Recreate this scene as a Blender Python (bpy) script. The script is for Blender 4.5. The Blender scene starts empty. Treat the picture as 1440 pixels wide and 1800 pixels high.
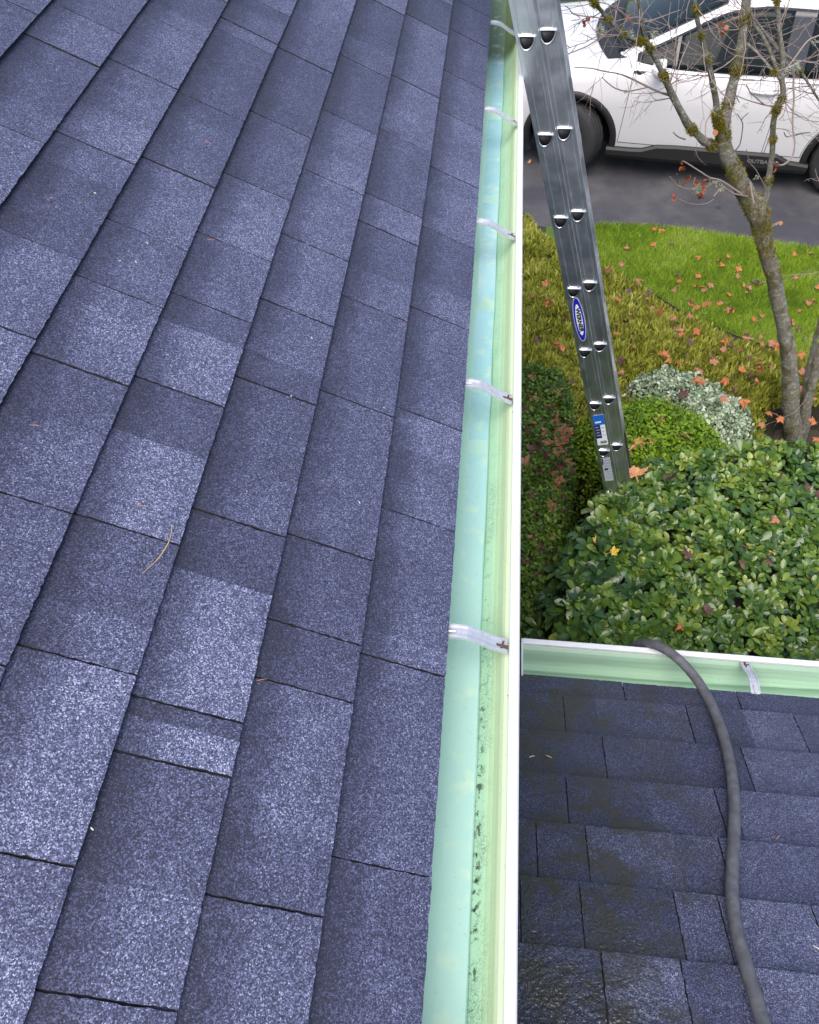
import bpy, math, random
import numpy as np
from mathutils import Vector, Matrix, noise as mnoise

random.seed(7); rng = np.random.default_rng(7)
C = bpy.context.scene.collection
SC = bpy.context.scene
rad = math.radians
H = 4.5                                   # camera height over the driveway

# ------------------------------------------------------------------ camera
F_PX, CX, CY = 1436.57, 720.0, 900.0
PITCH, YAW, ROLL = 0.9024, -0.1199, -0.0389
def cam_basis():
    cp, sp, cy, sy = math.cos(PITCH), math.sin(PITCH), math.cos(YAW), math.sin(YAW)
    f = np.array([sy*cp, cy*cp, -sp]); r = np.array([cy, -sy, 0.0]); u = np.cross(r, f)
    c, s = math.cos(ROLL), math.sin(ROLL)
    return np.array([c*r+s*u, -s*r+c*u, f])
RB = cam_basis()
cam_d = bpy.data.cameras.new('camera'); cam = bpy.data.objects.new('camera', cam_d); C.objects.link(cam)
m = Matrix.Identity(4)
for i in range(3):
    m[i][0] = RB[0][i]; m[i][1] = RB[1][i]; m[i][2] = -RB[2][i]
m[2][3] = H
cam.matrix_world = m
cam_d.sensor_fit = 'HORIZONTAL'; cam_d.sensor_width = 36.0; cam_d.lens = 36.0*F_PX/1440.0
cam_d.clip_start = 0.05; cam_d.clip_end = 2000
SC.camera = cam
def ray(u, v):
    return np.array([(u-CX)/F_PX, -(v-CY)/F_PX, 1.0]) @ RB
def at_z(u, v, z):
    "point at world height z seen at photograph position u, v"
    d = ray(u, v); return np.array([0, 0, H]) + d*((z-H)/d[2])
def at_y(u, v, y):
    d = ray(u, v); return np.array([0, 0, H]) + d*(y/d[1])
def at_plane(u, v, o, n):
    d = ray(u, v); c = np.array([0, 0, H]); return c + d*(np.dot(np.array(o)-c, n)/np.dot(d, n))

# ------------------------------------------------------------------ light
SUN_EL, SUN_AZ = rad(60), rad(200)         # azimuth measured clockwise from +Y
w = bpy.data.worlds.new('World'); SC.world = w; w.use_nodes = True
nt = w.node_tree; nt.nodes.clear()
sky = nt.nodes.new('ShaderNodeTexSky'); sky.sky_type = 'NISHITA'; sky.sun_disc = False
sky.sun_elevation = SUN_EL; sky.sun_rotation = SUN_AZ; sky.air_density = 1.0; sky.dust_density = 3.0; sky.ozone_density = 1.0
bg = nt.nodes.new('ShaderNodeBackground'); bg.inputs['Strength'].default_value = 0.15
wo = nt.nodes.new('ShaderNodeOutputWorld')
nt.links.new(sky.outputs[0], bg.inputs['Color']); nt.links.new(bg.outputs[0], wo.inputs['Surface'])
sd = bpy.data.lights.new('sun', 'SUN'); sd.energy = 2.2; sd.angle = rad(55); sd.color = (1.0, 0.95, 0.87)
sun = bpy.data.objects.new('sun', sd); C.objects.link(sun)
dirv = Vector((math.sin(SUN_AZ)*math.cos(SUN_EL), math.cos(SUN_AZ)*math.cos(SUN_EL), math.sin(SUN_EL)))
sun.rotation_euler = dirv.to_track_quat('Z', 'Y').to_euler(); sun.location = (0, 0, 30)
vs = SC.view_settings; vs.view_transform = 'Standard'; vs.look = 'None'; vs.gamma = 1.0; vs.exposure = 0.85
vs.use_curve_mapping = False
SC.cycles.max_bounces = 6

# ------------------------------------------------------------------ mesh helpers
class MB:
    def __init__(s): s.v = []; s.f = []; s.mi = []; s.attr = {}; s.pa = {}
    def add(s, verts, faces, mi=0):
        b = len(s.v); s.v.extend([tuple(map(float, q)) for q in verts])
        for f in faces: s.f.append(tuple(b+i for i in f)); s.mi.append(mi)
        return b
    def box(s, lo, hi, mi=0):
        x0, y0, z0 = lo; x1, y1, z1 = hi
        s.add([(x0,y0,z0),(x1,y0,z0),(x1,y1,z0),(x0,y1,z0),(x0,y0,z1),(x1,y0,z1),(x1,y1,z1),(x0,y1,z1)],
              [(0,3,2,1),(4,5,6,7),(0,1,5,4),(1,2,6,5),(2,3,7,6),(3,0,4,7)], mi)
    def hexa(s, p, mi=0):
        s.add(p, [(0,3,2,1),(4,5,6,7),(0,1,5,4),(1,2,6,5),(2,3,7,6),(3,0,4,7)], mi)
    def tube(s, pts, radii, n=10, mi=0, cap=True, jit=0.0):
        pts = [np.array(p, float) for p in pts]
        if not hasattr(radii, '__len__'): radii = [radii]*len(pts)
        rings = []; up = None
        for i, p in enumerate(pts):
            t = pts[min(i+1, len(pts)-1)] - pts[max(i-1, 0)]
            t = t/(np.linalg.norm(t)+1e-12)
            if up is None:
                a = np.array([0,0,1.0]) if abs(t[2]) < .9 else np.array([1.0,0,0])
            else: a = up
            x = a - t*np.dot(a, t); x /= np.linalg.norm(x)+1e-12; up = x; y = np.cross(t, x)
            ring = []
            for k in range(n):
                an = 2*math.pi*k/n; rr = radii[i]
                if jit: rr *= 1+jit*mnoise.noise(Vector(p*14+np.array([math.cos(an), math.sin(an), 0])*1.7))
                ring.append(p + rr*(math.cos(an)*x+math.sin(an)*y))
            rings.append(ring)
        V = [q for r in rings for q in r]; F = []
        for i in range(len(pts)-1):
            for k in range(n):
                F.append((i*n+k, i*n+(k+1)%n, (i+1)*n+(k+1)%n, (i+1)*n+k))
        if cap: F.append(tuple(range(n-1, -1, -1))); F.append(tuple(range((len(pts)-1)*n, len(pts)*n)))
        s.add(V, F, mi)
    def build(s, name, mats, parent=None, smooth=False):
        me = bpy.data.meshes.new(name); me.from_pydata(s.v, [], s.f)
        if not isinstance(mats, (list, tuple)): mats = [mats]
        for mt in mats: me.materials.append(mt)
        if len(mats) > 1: me.polygons.foreach_set('material_index', s.mi)
        if smooth: me.polygons.foreach_set('use_smooth', [True]*len(me.polygons))
        for k, vals in s.attr.items():
            a = me.attributes.new(k, 'FLOAT', 'FACE'); a.data.foreach_set('value', vals)
        for k, vals in s.pa.items():
            a = me.attributes.new(k, 'FLOAT', 'POINT'); a.data.foreach_set('value', vals)
        me.update()
        return link(name, me, parent)
def link(name, me, parent=None):
    o = bpy.data.objects.new(name, me); C.objects.link(o)
    if parent is not None: adopt(o, parent)
    return o
def wloc(o):
    m = o.matrix_basis.copy()
    while o.parent: m = o.parent.matrix_basis @ o.matrix_parent_inverse @ m if False else o.parent.matrix_basis @ m; o = o.parent
    return m
def adopt(o, parent):
    # geometry is written in world space: cancel the parent's own transform
    o.parent = parent
    root = parent
    while root.parent: root = root.parent
    if parent.type == 'EMPTY': o.matrix_parent_inverse = parent.matrix_basis.inverted()
def tag(o, label=None, cat=None, group=None, kind=None):
    if label: o['label'] = label
    if cat: o['category'] = cat
    if group: o['group'] = group
    if kind: o['kind'] = kind
    return o
def thing(name, label, cat, loc=(0,0,0), rotz=0, group=None):
    o = bpy.data.objects.new(name, None); C.objects.link(o); o.location = loc; o.rotation_euler = (0, 0, rotz)
    o.empty_display_size = 0.1
    o.matrix_basis = Matrix.Translation(loc) @ Matrix.Rotation(rotz, 4, 'Z')
    return tag(o, label, cat, group)

# ------------------------------------------------------------------ material helpers
class NB:
    def __init__(s, name, rough=0.6, spec=0.5, metal=0.0, color=(.5,.5,.5)):
        s.m = bpy.data.materials.new(name); s.m.use_nodes = True; s.t = s.m.node_tree
        s.b = s.t.nodes['Principled BSDF']
        s.b.inputs['Roughness'].default_value = rough; s.b.inputs['Specular IOR Level'].default_value = spec
        s.b.inputs['Metallic'].default_value = metal; s.b.inputs['Base Color'].default_value = (*color, 1)
        s._c = None
    def n(s, typ, **kw):
        nd = s.t.nodes.new(typ)
        for k, v in kw.items(): setattr(nd, k, v)
        return nd
    def l(s, a, b): s.t.links.new(a, b)
    def put(s, sock, v):
        if hasattr(v, 'is_output') or hasattr(v, 'links'): s.l(v, sock)
        elif isinstance(v, tuple) and len(v) == 3 and sock.type == 'RGBA': sock.default_value = (*v, 1)
        else: sock.default_value = v
    def coord(s, kind='Object', scale=None):
        if s._c is None: s._c = s.n('ShaderNodeTexCoord')
        o = s._c.outputs[kind]
        if scale:
            mp = s.n('ShaderNodeMapping'); mp.inputs['Scale'].default_value = scale; s.l(o, mp.inputs['Vector']); return mp.outputs[0]
        return o
    def noise(s, scale, detail=3, rough=.55, vec=None, dist=0):
        nd = s.n('ShaderNodeTexNoise'); nd.inputs['Scale'].default_value = scale; nd.inputs['Detail'].default_value = detail
        nd.inputs['Roughness'].default_value = rough; nd.inputs['Distortion'].default_value = dist
        s.l(vec if vec is not None else s.coord(), nd.inputs['Vector']); return nd.outputs['Fac']
    def vor(s, scale, vec=None, feat='F1', out='Color'):
        nd = s.n('ShaderNodeTexVoronoi', feature=feat); nd.inputs['Scale'].default_value = scale
        s.l(vec if vec is not None else s.coord(), nd.inputs['Vector']); return nd.outputs[out]
    def math(s, op, a, b=0.0, c=None, clamp=False):
        nd = s.n('ShaderNodeMath', operation=op, use_clamp=clamp); s.put(nd.inputs[0], a); s.put(nd.inputs[1], b)
        if c is not None: s.put(nd.inputs[2], c)
        return nd.outputs[0]
    def ramp(s, fac, stops, interp='LINEAR'):
        nd = s.n('ShaderNodeValToRGB'); cr = nd.color_ramp; cr.interpolation = interp
        while len(cr.elements) < len(stops): cr.elements.new(.5)
        for e, (p, c) in zip(cr.elements, stops):
            e.position = p; e.color = (*c, 1) if isinstance(c, tuple) else (c, c, c, 1)
        s.l(fac, nd.inputs[0]); return nd.outputs[0]
    def mix(s, fac, a, b, mode='MIX'):
        nd = s.n('ShaderNodeMix', data_type='RGBA', blend_type=mode); s.put(nd.inputs[0], fac); s.put(nd.inputs[6], a); s.put(nd.inputs[7], b)
        return nd.outputs[2]
    def attr(s, name, out='Fac'):
        nd = s.n('ShaderNodeAttribute'); nd.attribute_name = name; return nd.outputs[out]
    def sep(s, v):
        nd = s.n('ShaderNodeSeparateXYZ'); s.l(v, nd.inputs[0]); return nd.outputs
    def maprange(s, v, a, b, c=0.0, d=1.0, smooth=False):
        nd = s.n('ShaderNodeMapRange', interpolation_type='SMOOTHSTEP' if smooth else 'LINEAR'); s.put(nd.inputs[0], v)
        for i, q in enumerate((a, b, c, d)): nd.inputs[i+1].default_value = q
        return nd.outputs[0]
    def col(s, c): s.put(s.b.inputs['Base Color'], c); return s
    def rough(s, r): s.put(s.b.inputs['Roughness'], r); return s
    def bump(s, h, strength=.3, dist=.01):
        nd = s.n('ShaderNodeBump'); nd.inputs['Strength'].default_value = strength; nd.inputs['Distance'].default_value = dist
        s.l(h, nd.inputs['Height']); s.l(nd.outputs[0], s.b.inputs['Normal']); return s

def simple(name, color, rough=.5, metal=0., spec=.5, var=0.0, scale=30):
    k = NB(name, rough, spec, metal, color)
    if var:
        nz = k.noise(scale, 4)
        k.col(k.mix(nz, tuple(c*(1-var) for c in color), tuple(min(1, c*(1+var)) for c in color)))
    return k.m

M = {}
def mat_shingle(name, wet):
    k = NB(name, .6, .5)
    tone = k.attr('tone'); srel = k.attr('srel')
    g1 = k.sep(k.vor(600))[0]; g2 = k.sep(k.vor(1050))[1]
    big = k.noise(9, 3); mid = k.noise(60, 2)
    gr = k.math('ADD', k.math('MULTIPLY', g1, .6), k.math('MULTIPLY', g2, .4))
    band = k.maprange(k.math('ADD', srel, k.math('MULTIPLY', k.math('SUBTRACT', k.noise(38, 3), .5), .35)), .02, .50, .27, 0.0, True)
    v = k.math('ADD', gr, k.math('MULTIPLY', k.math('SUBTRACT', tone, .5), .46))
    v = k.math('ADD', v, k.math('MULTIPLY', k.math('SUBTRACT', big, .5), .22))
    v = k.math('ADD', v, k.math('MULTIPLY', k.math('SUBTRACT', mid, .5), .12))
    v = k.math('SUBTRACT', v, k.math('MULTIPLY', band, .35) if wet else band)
    c = k.ramp(v, [(0.08, (.010,.011,.026)), (.34, (.028,.031,.068)), (.58, (.068,.075,.148)), (.80, (.150,.162,.280)), (1.0, (.46,.48,.64))])
    h = k.math('ADD', k.math('MULTIPLY', g1, .7), k.math('MULTIPLY', g2, .5))
    if wet:
        xyz = k.sep(k.coord())
        edge = k.maprange(k.math('ADD', xyz[0], k.math('MULTIPLY', k.noise(5, 3), .5)), .42, .95, 1.0, 0.0, True)
        patch = k.maprange(k.noise(4.2, 3), .45, .62, 0, 1, True)
        wetm = k.math('MAXIMUM', edge, k.math('MULTIPLY', patch, .55))
        moss = k.math('MULTIPLY', edge, k.maprange(k.noise(11, 5, .65), .44, .60, 0, 1, True))
        c = k.mix(k.math('ADD', k.math('MULTIPLY', wetm, .42), .02), c, (.016,.017,.024))
        c = k.mix(k.math('MULTIPLY', moss, .8), c, (.034,.031,.012))
        k.rough(k.maprange(wetm, 0, 1, .55, .25)); k.b.inputs['Specular IOR Level'].default_value = .5
        film = k.math('MULTIPLY', k.maprange(k.math('ADD', xyz[0], k.math('MULTIPLY', k.noise(7, 4), .45)), .45, .72, 1.0, 0.0, True), k.maprange(xyz[1], .05, .60, 1.0, .12, True))
        k.put(k.b.inputs['Coat Weight'], film); k.b.inputs['Coat Roughness'].default_value = .10; k.b.inputs['Coat IOR'].default_value = 1.6
        lump = k.math('MULTIPLY', k.math('ADD', k.noise(62, 3), k.math('MULTIPLY', k.noise(150, 2), .6)), k.math('MULTIPLY', film, 6.0))
        k.col(c).bump(k.math('ADD', h, lump), .75, .0035)
        k.l(k.b.inputs['Normal'].links[0].from_socket, k.b.inputs['Coat Normal'])
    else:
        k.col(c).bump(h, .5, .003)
    return k.m
M['shingle'] = mat_shingle('shingle_granules', False)
M['shingle_wet'] = mat_shingle('shingle_granules_wet', True)
M['shingle_core'] = simple('asphalt_edge', (.013,.013,.016), .9, var=.4, scale=120)

def mat_gutter(name, axis):
    # painted aluminium trough with algae film, mineral rings and grit; offsets are measured across the trough
    k = NB(name, .35, .45)
    xyz = k.sep(k.coord())
    cr = xyz[0] if axis == 'x' else k.math('SUBTRACT', xyz[1], 1.1336-.0883)
    al = k.coord(scale=(60, 3.2, 60) if axis == 'x' else (3.2, 60, 60))
    streak = k.noise(1.0, 4, .6, al)
    n1 = k.noise(14, 4)
    base = k.ramp(k.math('ADD', k.maprange(cr, -.04, .09), k.math('MULTIPLY', k.math('SUBTRACT', streak, .5), .10)),
                  [(0.0, (.35,.53,.46)), (.25, (.36,.56,.51)), (.53, (.33,.53,.50)), (.548, (.13,.27,.18)), (.562, (.32,.54,.38)), (.65, (.36,.57,.40)), (.73, (.47,.62,.38)), (.79, (.53,.61,.38)), (.84, (.58,.65,.46))])
    if axis == 'y':
        base = k.ramp(k.math('ADD', k.maprange(cr, -.04, .09), k.math('MULTIPLY', k.math('SUBTRACT', streak, .5), .12)),
                  [(0.0, (.30,.48,.34)), (.42, (.36,.55,.39)), (.54, (.13,.26,.16)), (.57, (.36,.55,.39)), (.66, (.32,.48,.36)), (.72, (.22,.33,.25)), (.84, (.27,.38,.30))])
    base = k.mix(k.math('MULTIPLY', n1, .25), base, (.32,.52,.38))
    if axis == 'x':
        # sky reflected in the bottom water, painted as bluer bands with green seams
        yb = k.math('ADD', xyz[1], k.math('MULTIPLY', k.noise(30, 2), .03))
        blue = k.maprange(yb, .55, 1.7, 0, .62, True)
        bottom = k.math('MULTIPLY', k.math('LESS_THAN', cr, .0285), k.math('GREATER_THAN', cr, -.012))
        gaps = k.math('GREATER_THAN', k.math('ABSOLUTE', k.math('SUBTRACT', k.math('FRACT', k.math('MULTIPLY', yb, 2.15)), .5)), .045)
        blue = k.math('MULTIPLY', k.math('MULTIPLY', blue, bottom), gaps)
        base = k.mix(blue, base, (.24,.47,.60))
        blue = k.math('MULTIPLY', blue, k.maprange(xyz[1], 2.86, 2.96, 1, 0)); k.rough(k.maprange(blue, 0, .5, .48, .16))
        dirtzone = k.math('MULTIPLY', k.maprange(cr, .028, .036, 0, 1), k.maprange(cr, .046, .062, 1, 0))
        dz2 = k.maprange(xyz[1], .2, 1.6, 1.0, .35)
        rings = k.ramp(k.noise(85, 5, .65, dist=1.2), [(.44, 0.), (.475, 1.), (.50, 0.), (.58, 0.), (.60, .9), (.64, 0.)])
        dense = k.maprange(k.noise(11, 3), .42, .62, 0, 1, True)
        base = k.mix(k.math('MULTIPLY', k.math('MULTIPLY', k.math('MULTIPLY', rings, dirtzone), dz2), dense), base, (.03,.06,.03))
        gunk = k.math('MULTIPLY', k.math('MULTIPLY', k.maprange(cr, .030, .034, 0, 1), k.maprange(cr, .038, .046, 1, 0)), k.maprange(k.noise(60, 5, .7), .53, .60, 0, 1))
        gunk = k.math('MULTIPLY', gunk, k.maprange(xyz[1], .35, 1.0, 1.0, 0.1))
        base = k.mix(gunk, base, (.015,.018,.012))
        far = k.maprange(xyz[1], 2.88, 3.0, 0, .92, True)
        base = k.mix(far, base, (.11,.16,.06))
        blot = k.math('MULTIPLY', k.maprange(k.noise(26, 4), .52, .68, 0, .5), bottom)
        base = k.mix(blot, base, (.50,.62,.45))
    sp = k.math('LESS_THAN', k.vor(48, out='Distance'), .055)
    keep = k.math('GREATER_THAN', k.sep(k.vor(48))[2], .80)
    base = k.mix(k.math('MULTIPLY', sp, keep), base, (.02,.025,.025))
    base = k.mix(k.math('MULTIPLY', k.maprange(k.noise(130, 3), .6, .72), .25), base, (.22,.34,.20))
    k.col(base)
    return k.m
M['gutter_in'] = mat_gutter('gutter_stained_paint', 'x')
M['gutter_in2'] = mat_gutter('gutter_stained_paint_short', 'y')
k = NB('gutter_white_paint', .35, .5); k.col(k.mix(k.maprange(k.noise(9, 5, .7), .45, .75, 0, .5), (.60,.61,.65), (.42,.44,.48))); M['white'] = k.m
k = NB('hanger_aluminium', .42, .5, .55); k.col(k.mix(k.noise(120, 4), (.42,.43,.48), (.66,.67,.71))); M['hanger'] = k.m
M['rust'] = simple('rusty_screw', (.10,.06,.04), .8, .3, var=.6, scale=300)
M['fascia'] = simple('fascia_paint', (.75,.75,.73), .5, var=.05)
k = NB('lap_siding', .55); zz = k.sep(k.coord())[2]
k.col(k.mix(k.math('LESS_THAN', k.math('FRACT', k.math('MULTIPLY', zz, 6.5)), .06), (.34,.36,.35), (.10,.10,.10))); M['siding'] = k.m

# ------------------------------------------------------------------ the setting
def sheet(name, pts, mat, z, kind='structure'):
    b = MB(); b.add([(p[0], p[1], z) for p in pts], [tuple(range(len(pts)))]); o = b.build(name, mat); tag(o, kind=kind); return o
k = NB('garden_soil', .9); k.col(k.mix(k.noise(22, 6, .7), (.020,.015,.010), (.070,.055,.035))).bump(k.noise(60, 5), .6, .03); M['soil'] = k.m
k = NB('asphalt', .8, .4)
a = k.mix(k.noise(320, 2), (.026,.026,.032), (.070,.068,.080))
a = k.mix(k.maprange(k.noise(1.6, 5, .65), .42, .72, 0, .8), a, (.115,.108,.112))
a = k.mix(k.maprange(k.noise(5, 4), .66, .74, 0, .8), a, (.02,.02,.023))
k.col(a).rough(k.maprange(k.noise(2.5, 3), .3, .7, .45, .85)).bump(k.noise(300, 2), .4, .004); M['asphalt'] = k.m
k = NB('lawn_ground', .9); k.col(k.mix(k.noise(30, 5, .7), (.05,.10,.012), (.12,.20,.03))).bump(k.noise(90, 4), .8, .03); M['lawn'] = k.m
tag(sheet('ground', [(-150,-150),(150,-150),(150,300),(-150,300)], M['soil'], 0.0), kind='structure')
EDGE = [(-6.0,7.6),(-1.5,7.45)] + [tuple(at_z(u, v, 0)[:2]) for u, v in ((960,400),(1050,397),(1100,397),(1150,400),(1200,405),(1250,412),(1300,419),(1350,427),(1400,434),(1440,440))] + [(4.2,6.4),(6,5.2),(8,3.2)]
drive = sheet('driveway', EDGE + [(60,3.2),(60,12.55),(-60,12.55),(-60,7.6)], M['asphalt'], .004)
INNER = [tuple(at_z(u, v, 0.05)[:2]) for u, v in ((1440,650),(1380,610),(1300,585),(1200,540),(1120,490),(1050,455),(960,420))]
lawn = sheet('lawn', EDGE[2:] + [(8.0,2.4)] + INNER, M['lawn'], .012)
far = sheet('far_lawn', [(-150,12.55),(150,12.55),(150,300),(-150,300)], M['lawn'], .012)

# ------------------------------------------------------------------ house
house = thing('house', 'house with dark grey asphalt shingle roofs and green stained white gutters', 'house', (-.5, 2.0, 0))
TH = .4866
O1 = np.array([-.0271, 0, -1.1131+H]); S1 = np.array([math.cos(TH), 0, -math.sin(TH)]); T1 = np.array([0, 1.0, 0]); N1 = np.array([math.sin(TH), 0, math.cos(TH)])
E1, E1F = .1429, .1383
SL1 = {1:[2.942,2.711,2.429,2.194,1.904,1.647,1.356,1.065,.83,.559,.278,.03], 2:[2.64,2.519,2.24,1.952,1.663,1.554,1.296,1.029,.716,.567,.478,.208],
 3:[2.602,2.387,2.197,1.904,1.638,1.394,1.189,.983,.703,.409,.339,.094], 4:[2.274,2.071,1.752,1.497,1.29,1.109,.901,.631,.432,.207],
 5:[2.23,2.066,2.008,1.686,1.426,1.219,1.058,.87,.625,.40], 6:[1.911,1.681,1.384,1.088,.891,.62], 7:[1.774,1.625,1.328,1.05], 8:[1.694,1.42]}
# tone runs read from the roof: course -> list of (from t, to t, tone); light and dark granule blends are printed in blocks
TN1 = {3:[(.60,.703,.20),(.409,.60,.72),(.385,.409,.30),(.339,.385,.72),(.20,.339,.36),(.094,.20,.55),(-.3,.094,.40)], 4:[(.79,.901,.30),(.631,.79,.72),(.50,.631,.36),(.432,.50,.52),(.207,.432,.70)],
 5:[(1.14,1.219,.46),(.95,1.058,.62)], 2:[(.29,.478,.52),(.208,.35,.36),(-.3,.208,.50)], 1:[(.278,.559,.42),(.60,.83,.42),(.03,.278,.34),(-.3,.03,.42)]}
def shingles(name, O, S, T, N, e, ef, slits, tones, ncourse, tmin, tmax, mat, parent, seed):
    R = random.Random(seed); b = MB(); tone = []; srel = []
    def Sk(k): return 0.0 if k <= 0 else -(ef+(k-1)*e)
    def jag(n, amp):
        o = [0.0]*n
        for i in range(n): o[i] = amp*(R.random()-.5)*2*(1 if R.random() < .8 else 1.9)
        return o
    for c in range(1, ncourse+1):
        su, sl = Sk(c), Sk(c-1)
        ts = sorted(slits.get(c, []))
        if not ts: ts = [tmin + R.random()*.2]
        while ts[-1] < tmax-.35: ts.append(ts[-1]+R.choice([.11,.17,.22,.26,.29]))
        while ts[0] > tmin+.35: ts.insert(0, ts[0]-R.choice([.11,.17,.22,.26,.29]))
        ts = [tmin]+[q for q in ts if tmin+.03 < q < tmax-.03]+[tmax]
        for ta, tb in zip(ts[:-1], ts[1:]):
            cuts = []
            run = sorted(tones.get(c, []))
            inner = [q for r_ in run for q in r_[:2] if ta+.012 < q < tb-.012]
            if not inner and not any(r_[0] <= ta+.01 and r_[1] >= tb-.01 for r_ in run) and tb-ta > .12 and R.random() < .42:
                inner = [ta+(tb-ta)*R.uniform(.3, .75)]
            ks = [ta]+sorted(set(inner))+[tb]
            lift = R.uniform(-.0006, .0012); gap = R.uniform(.0011, .0017)
            last = None
            for a_, b_ in zip(ks[:-1], ks[1:]):
                mid = (a_+b_)/2; tv = None
                for r_ in run:
                    if r_[0] <= mid <= r_[1]: tv = r_[2]
                if tv is None:
                    tv = R.choice([.30,.40,.46,.50,.55,.62])
                    if last is not None and abs(tv-last) < .1: tv = last+R.choice([-.16,.16])
                last = tv; tv += R.uniform(-.03, .03)
                la = a_+(gap if a_ == ta else 0); lb = b_-(gap if b_ == tb else 0)
                step = .006
                nT = max(2, int((lb-la)/step)); nS = max(3, int((sl-su)/step))
                jl = jag(nT+1, .0006); ja = jag(nS+1, .0007 if a_ == ta else 0); jb = jag(nS+1, .0007 if b_ == tb else 0)
                pts = []
                for i in range(nT+1): pts.append((sl+jl[i], la+(lb-la)*i/nT, 1))
                for i in range(1, nS+1): pts.append((sl+(su-sl)*i/nS, lb+jb[i], 1 if b_ == tb else 0))
                pts.append((su-.028, lb, 0)); pts.append((su-.028, la, 0))
                for i in range(nS, 0, -1): pts.append((sl+(su-sl)*i/nS, la+ja[i], 1 if a_ == ta else 0))
                top = []; bot = []
                for s_, t_, _ in pts:
                    q = (s_-su)/(sl-su); h = .0008+.0068*max(q, -.2)+lift
                    top.append(O+S*s_+T*t_+N*h); bot.append(O+S*s_+T*t_+N*max(h-.0062, -.0012))
                n = len(pts); base = len(b.v)
                b.add(top+bot, [tuple(range(n))], 0); tone.append(tv)
                rel = [max(0, min(1, (p[0]-su)/(sl-su))) for p in pts]
                srel += rel+rel
                for i in range(n):
                    j = (i+1) % n
                    if pts[i][2] or pts[j][2]:
                        b.f.append((base+i, base+n+i, base+n+j, base+j)); b.mi.append(1); tone.append(.3)
    # underlay deck
    sA, sB = Sk(ncourse)-.03, -.004
    b.add([O+S*sB+T*tmin-N*.0016, O+S*sB+T*tmax-N*.0016, O+S*sA+T*tmax-N*.0016, O+S*sA+T*tmin-N*.0016,
           O+S*sB+T*tmin-N*.02, O+S*sB+T*tmax-N*.02, O+S*sA+T*tmax-N*.02, O+S*sA+T*tmin-N*.02],
          [(0,1,2,3),(7,6,5,4),(0,4,5,1),(1,5,6,2),(2,6,7,3),(3,7,4,0)], 1); tone += [.3]*6; srel += [.5]*8
    b.attr['tone'] = tone; b.pa['srel'] = srel
    o = b.build(name, [mat, M['shingle_core']], parent)
    return o
def fix_normals_up(o, N):
    me = o.data; N = Vector(N); fl = [p.index for p in me.polygons if p.material_index == 0 and p.normal.dot(N) < 0]
    if fl:
        import bmesh
        bm = bmesh.new(); bm.from_mesh(me); bm.faces.ensure_lookup_table()
        bmesh.ops.reverse_faces(bm, faces=[bm.faces[i] for i in fl]); bm.to_mesh(me); bm.free()
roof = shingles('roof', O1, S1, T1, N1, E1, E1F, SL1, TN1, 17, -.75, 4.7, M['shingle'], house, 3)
fix_normals_up(roof, N1)
# lower roof of the entry wing
TH2, PSI = .4705, 1.5841
XD = np.array([math.sin(PSI), math.cos(PSI), 0]); YD = np.array([-math.cos(PSI), math.sin(PSI), 0])
O2 = np.array([0, 1.0095, -1.9572+H]); S2 = YD*math.cos(TH2)-np.array([0,0,1])*math.sin(TH2); N2 = YD*math.sin(TH2)+np.array([0,0,1])*math.cos(TH2)
SL2 = {1:[.04,.417,.703], 2:[.259,.561,.821], 3:[.08,.34,.658], 4:[.245,.565], 5:[.175,.275,.541], 6:[.14,.251,.425,.506], 7:[.276,.411], 8:[.20,.46]}
TN2 = {1:[(-.4,3,.30)], 2:[(-.4,.34,.24),(.34,.56,.42),(.56,.72,.30),(.70,.821,.62)], 3:[(-.4,.34,.28),(.34,.56,.34),(.66,.95,.56)], 4:[(-.4,.42,.30),(.42,.565,.45),(.60,.9,.56)],
       5:[(-.4,.275,.36),(.275,.45,.62),(.45,.541,.46),(.541,.9,.50)], 6:[(-.4,.25,.34),(.25,.425,.34),(.425,.50,.62),(.506,.9,.66)], 7:[(-.4,.276,.42),(.276,.411,.72),(.411,.5,.5),(.5,.9,.70)]}
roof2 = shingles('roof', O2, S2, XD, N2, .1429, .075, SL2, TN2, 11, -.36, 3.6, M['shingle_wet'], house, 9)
fix_normals_up(roof2, N2)
roof2['label'] = 'lower roof slope with wet mossy shingles'
# back slope of the lower wing and its ridge
rs = -(.075+10*.1429)-.02
b = MB(); r0 = O2+S2*rs-N2*.004
for (xa, xb) in ((-.36, 3.6),):
    p = [r0+XD*xa, r0+XD*xb, r0+XD*xb+np.array([0,-1.3,-.66]), r0+XD*xa+np.array([0,-1.3,-.66])]
    b.add(p+[q-np.array([0,0,.02]) for q in p], [(0,3,2,1),(4,5,6,7),(0,1,5,4),(1,2,6,5),(2,3,7,6),(3,0,4,7)])
b.attr['tone'] = [.45]*6; b.pa['srel'] = [.6]*8
b.build('roof_back_slope', M['shingle_wet'], house)

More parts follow.
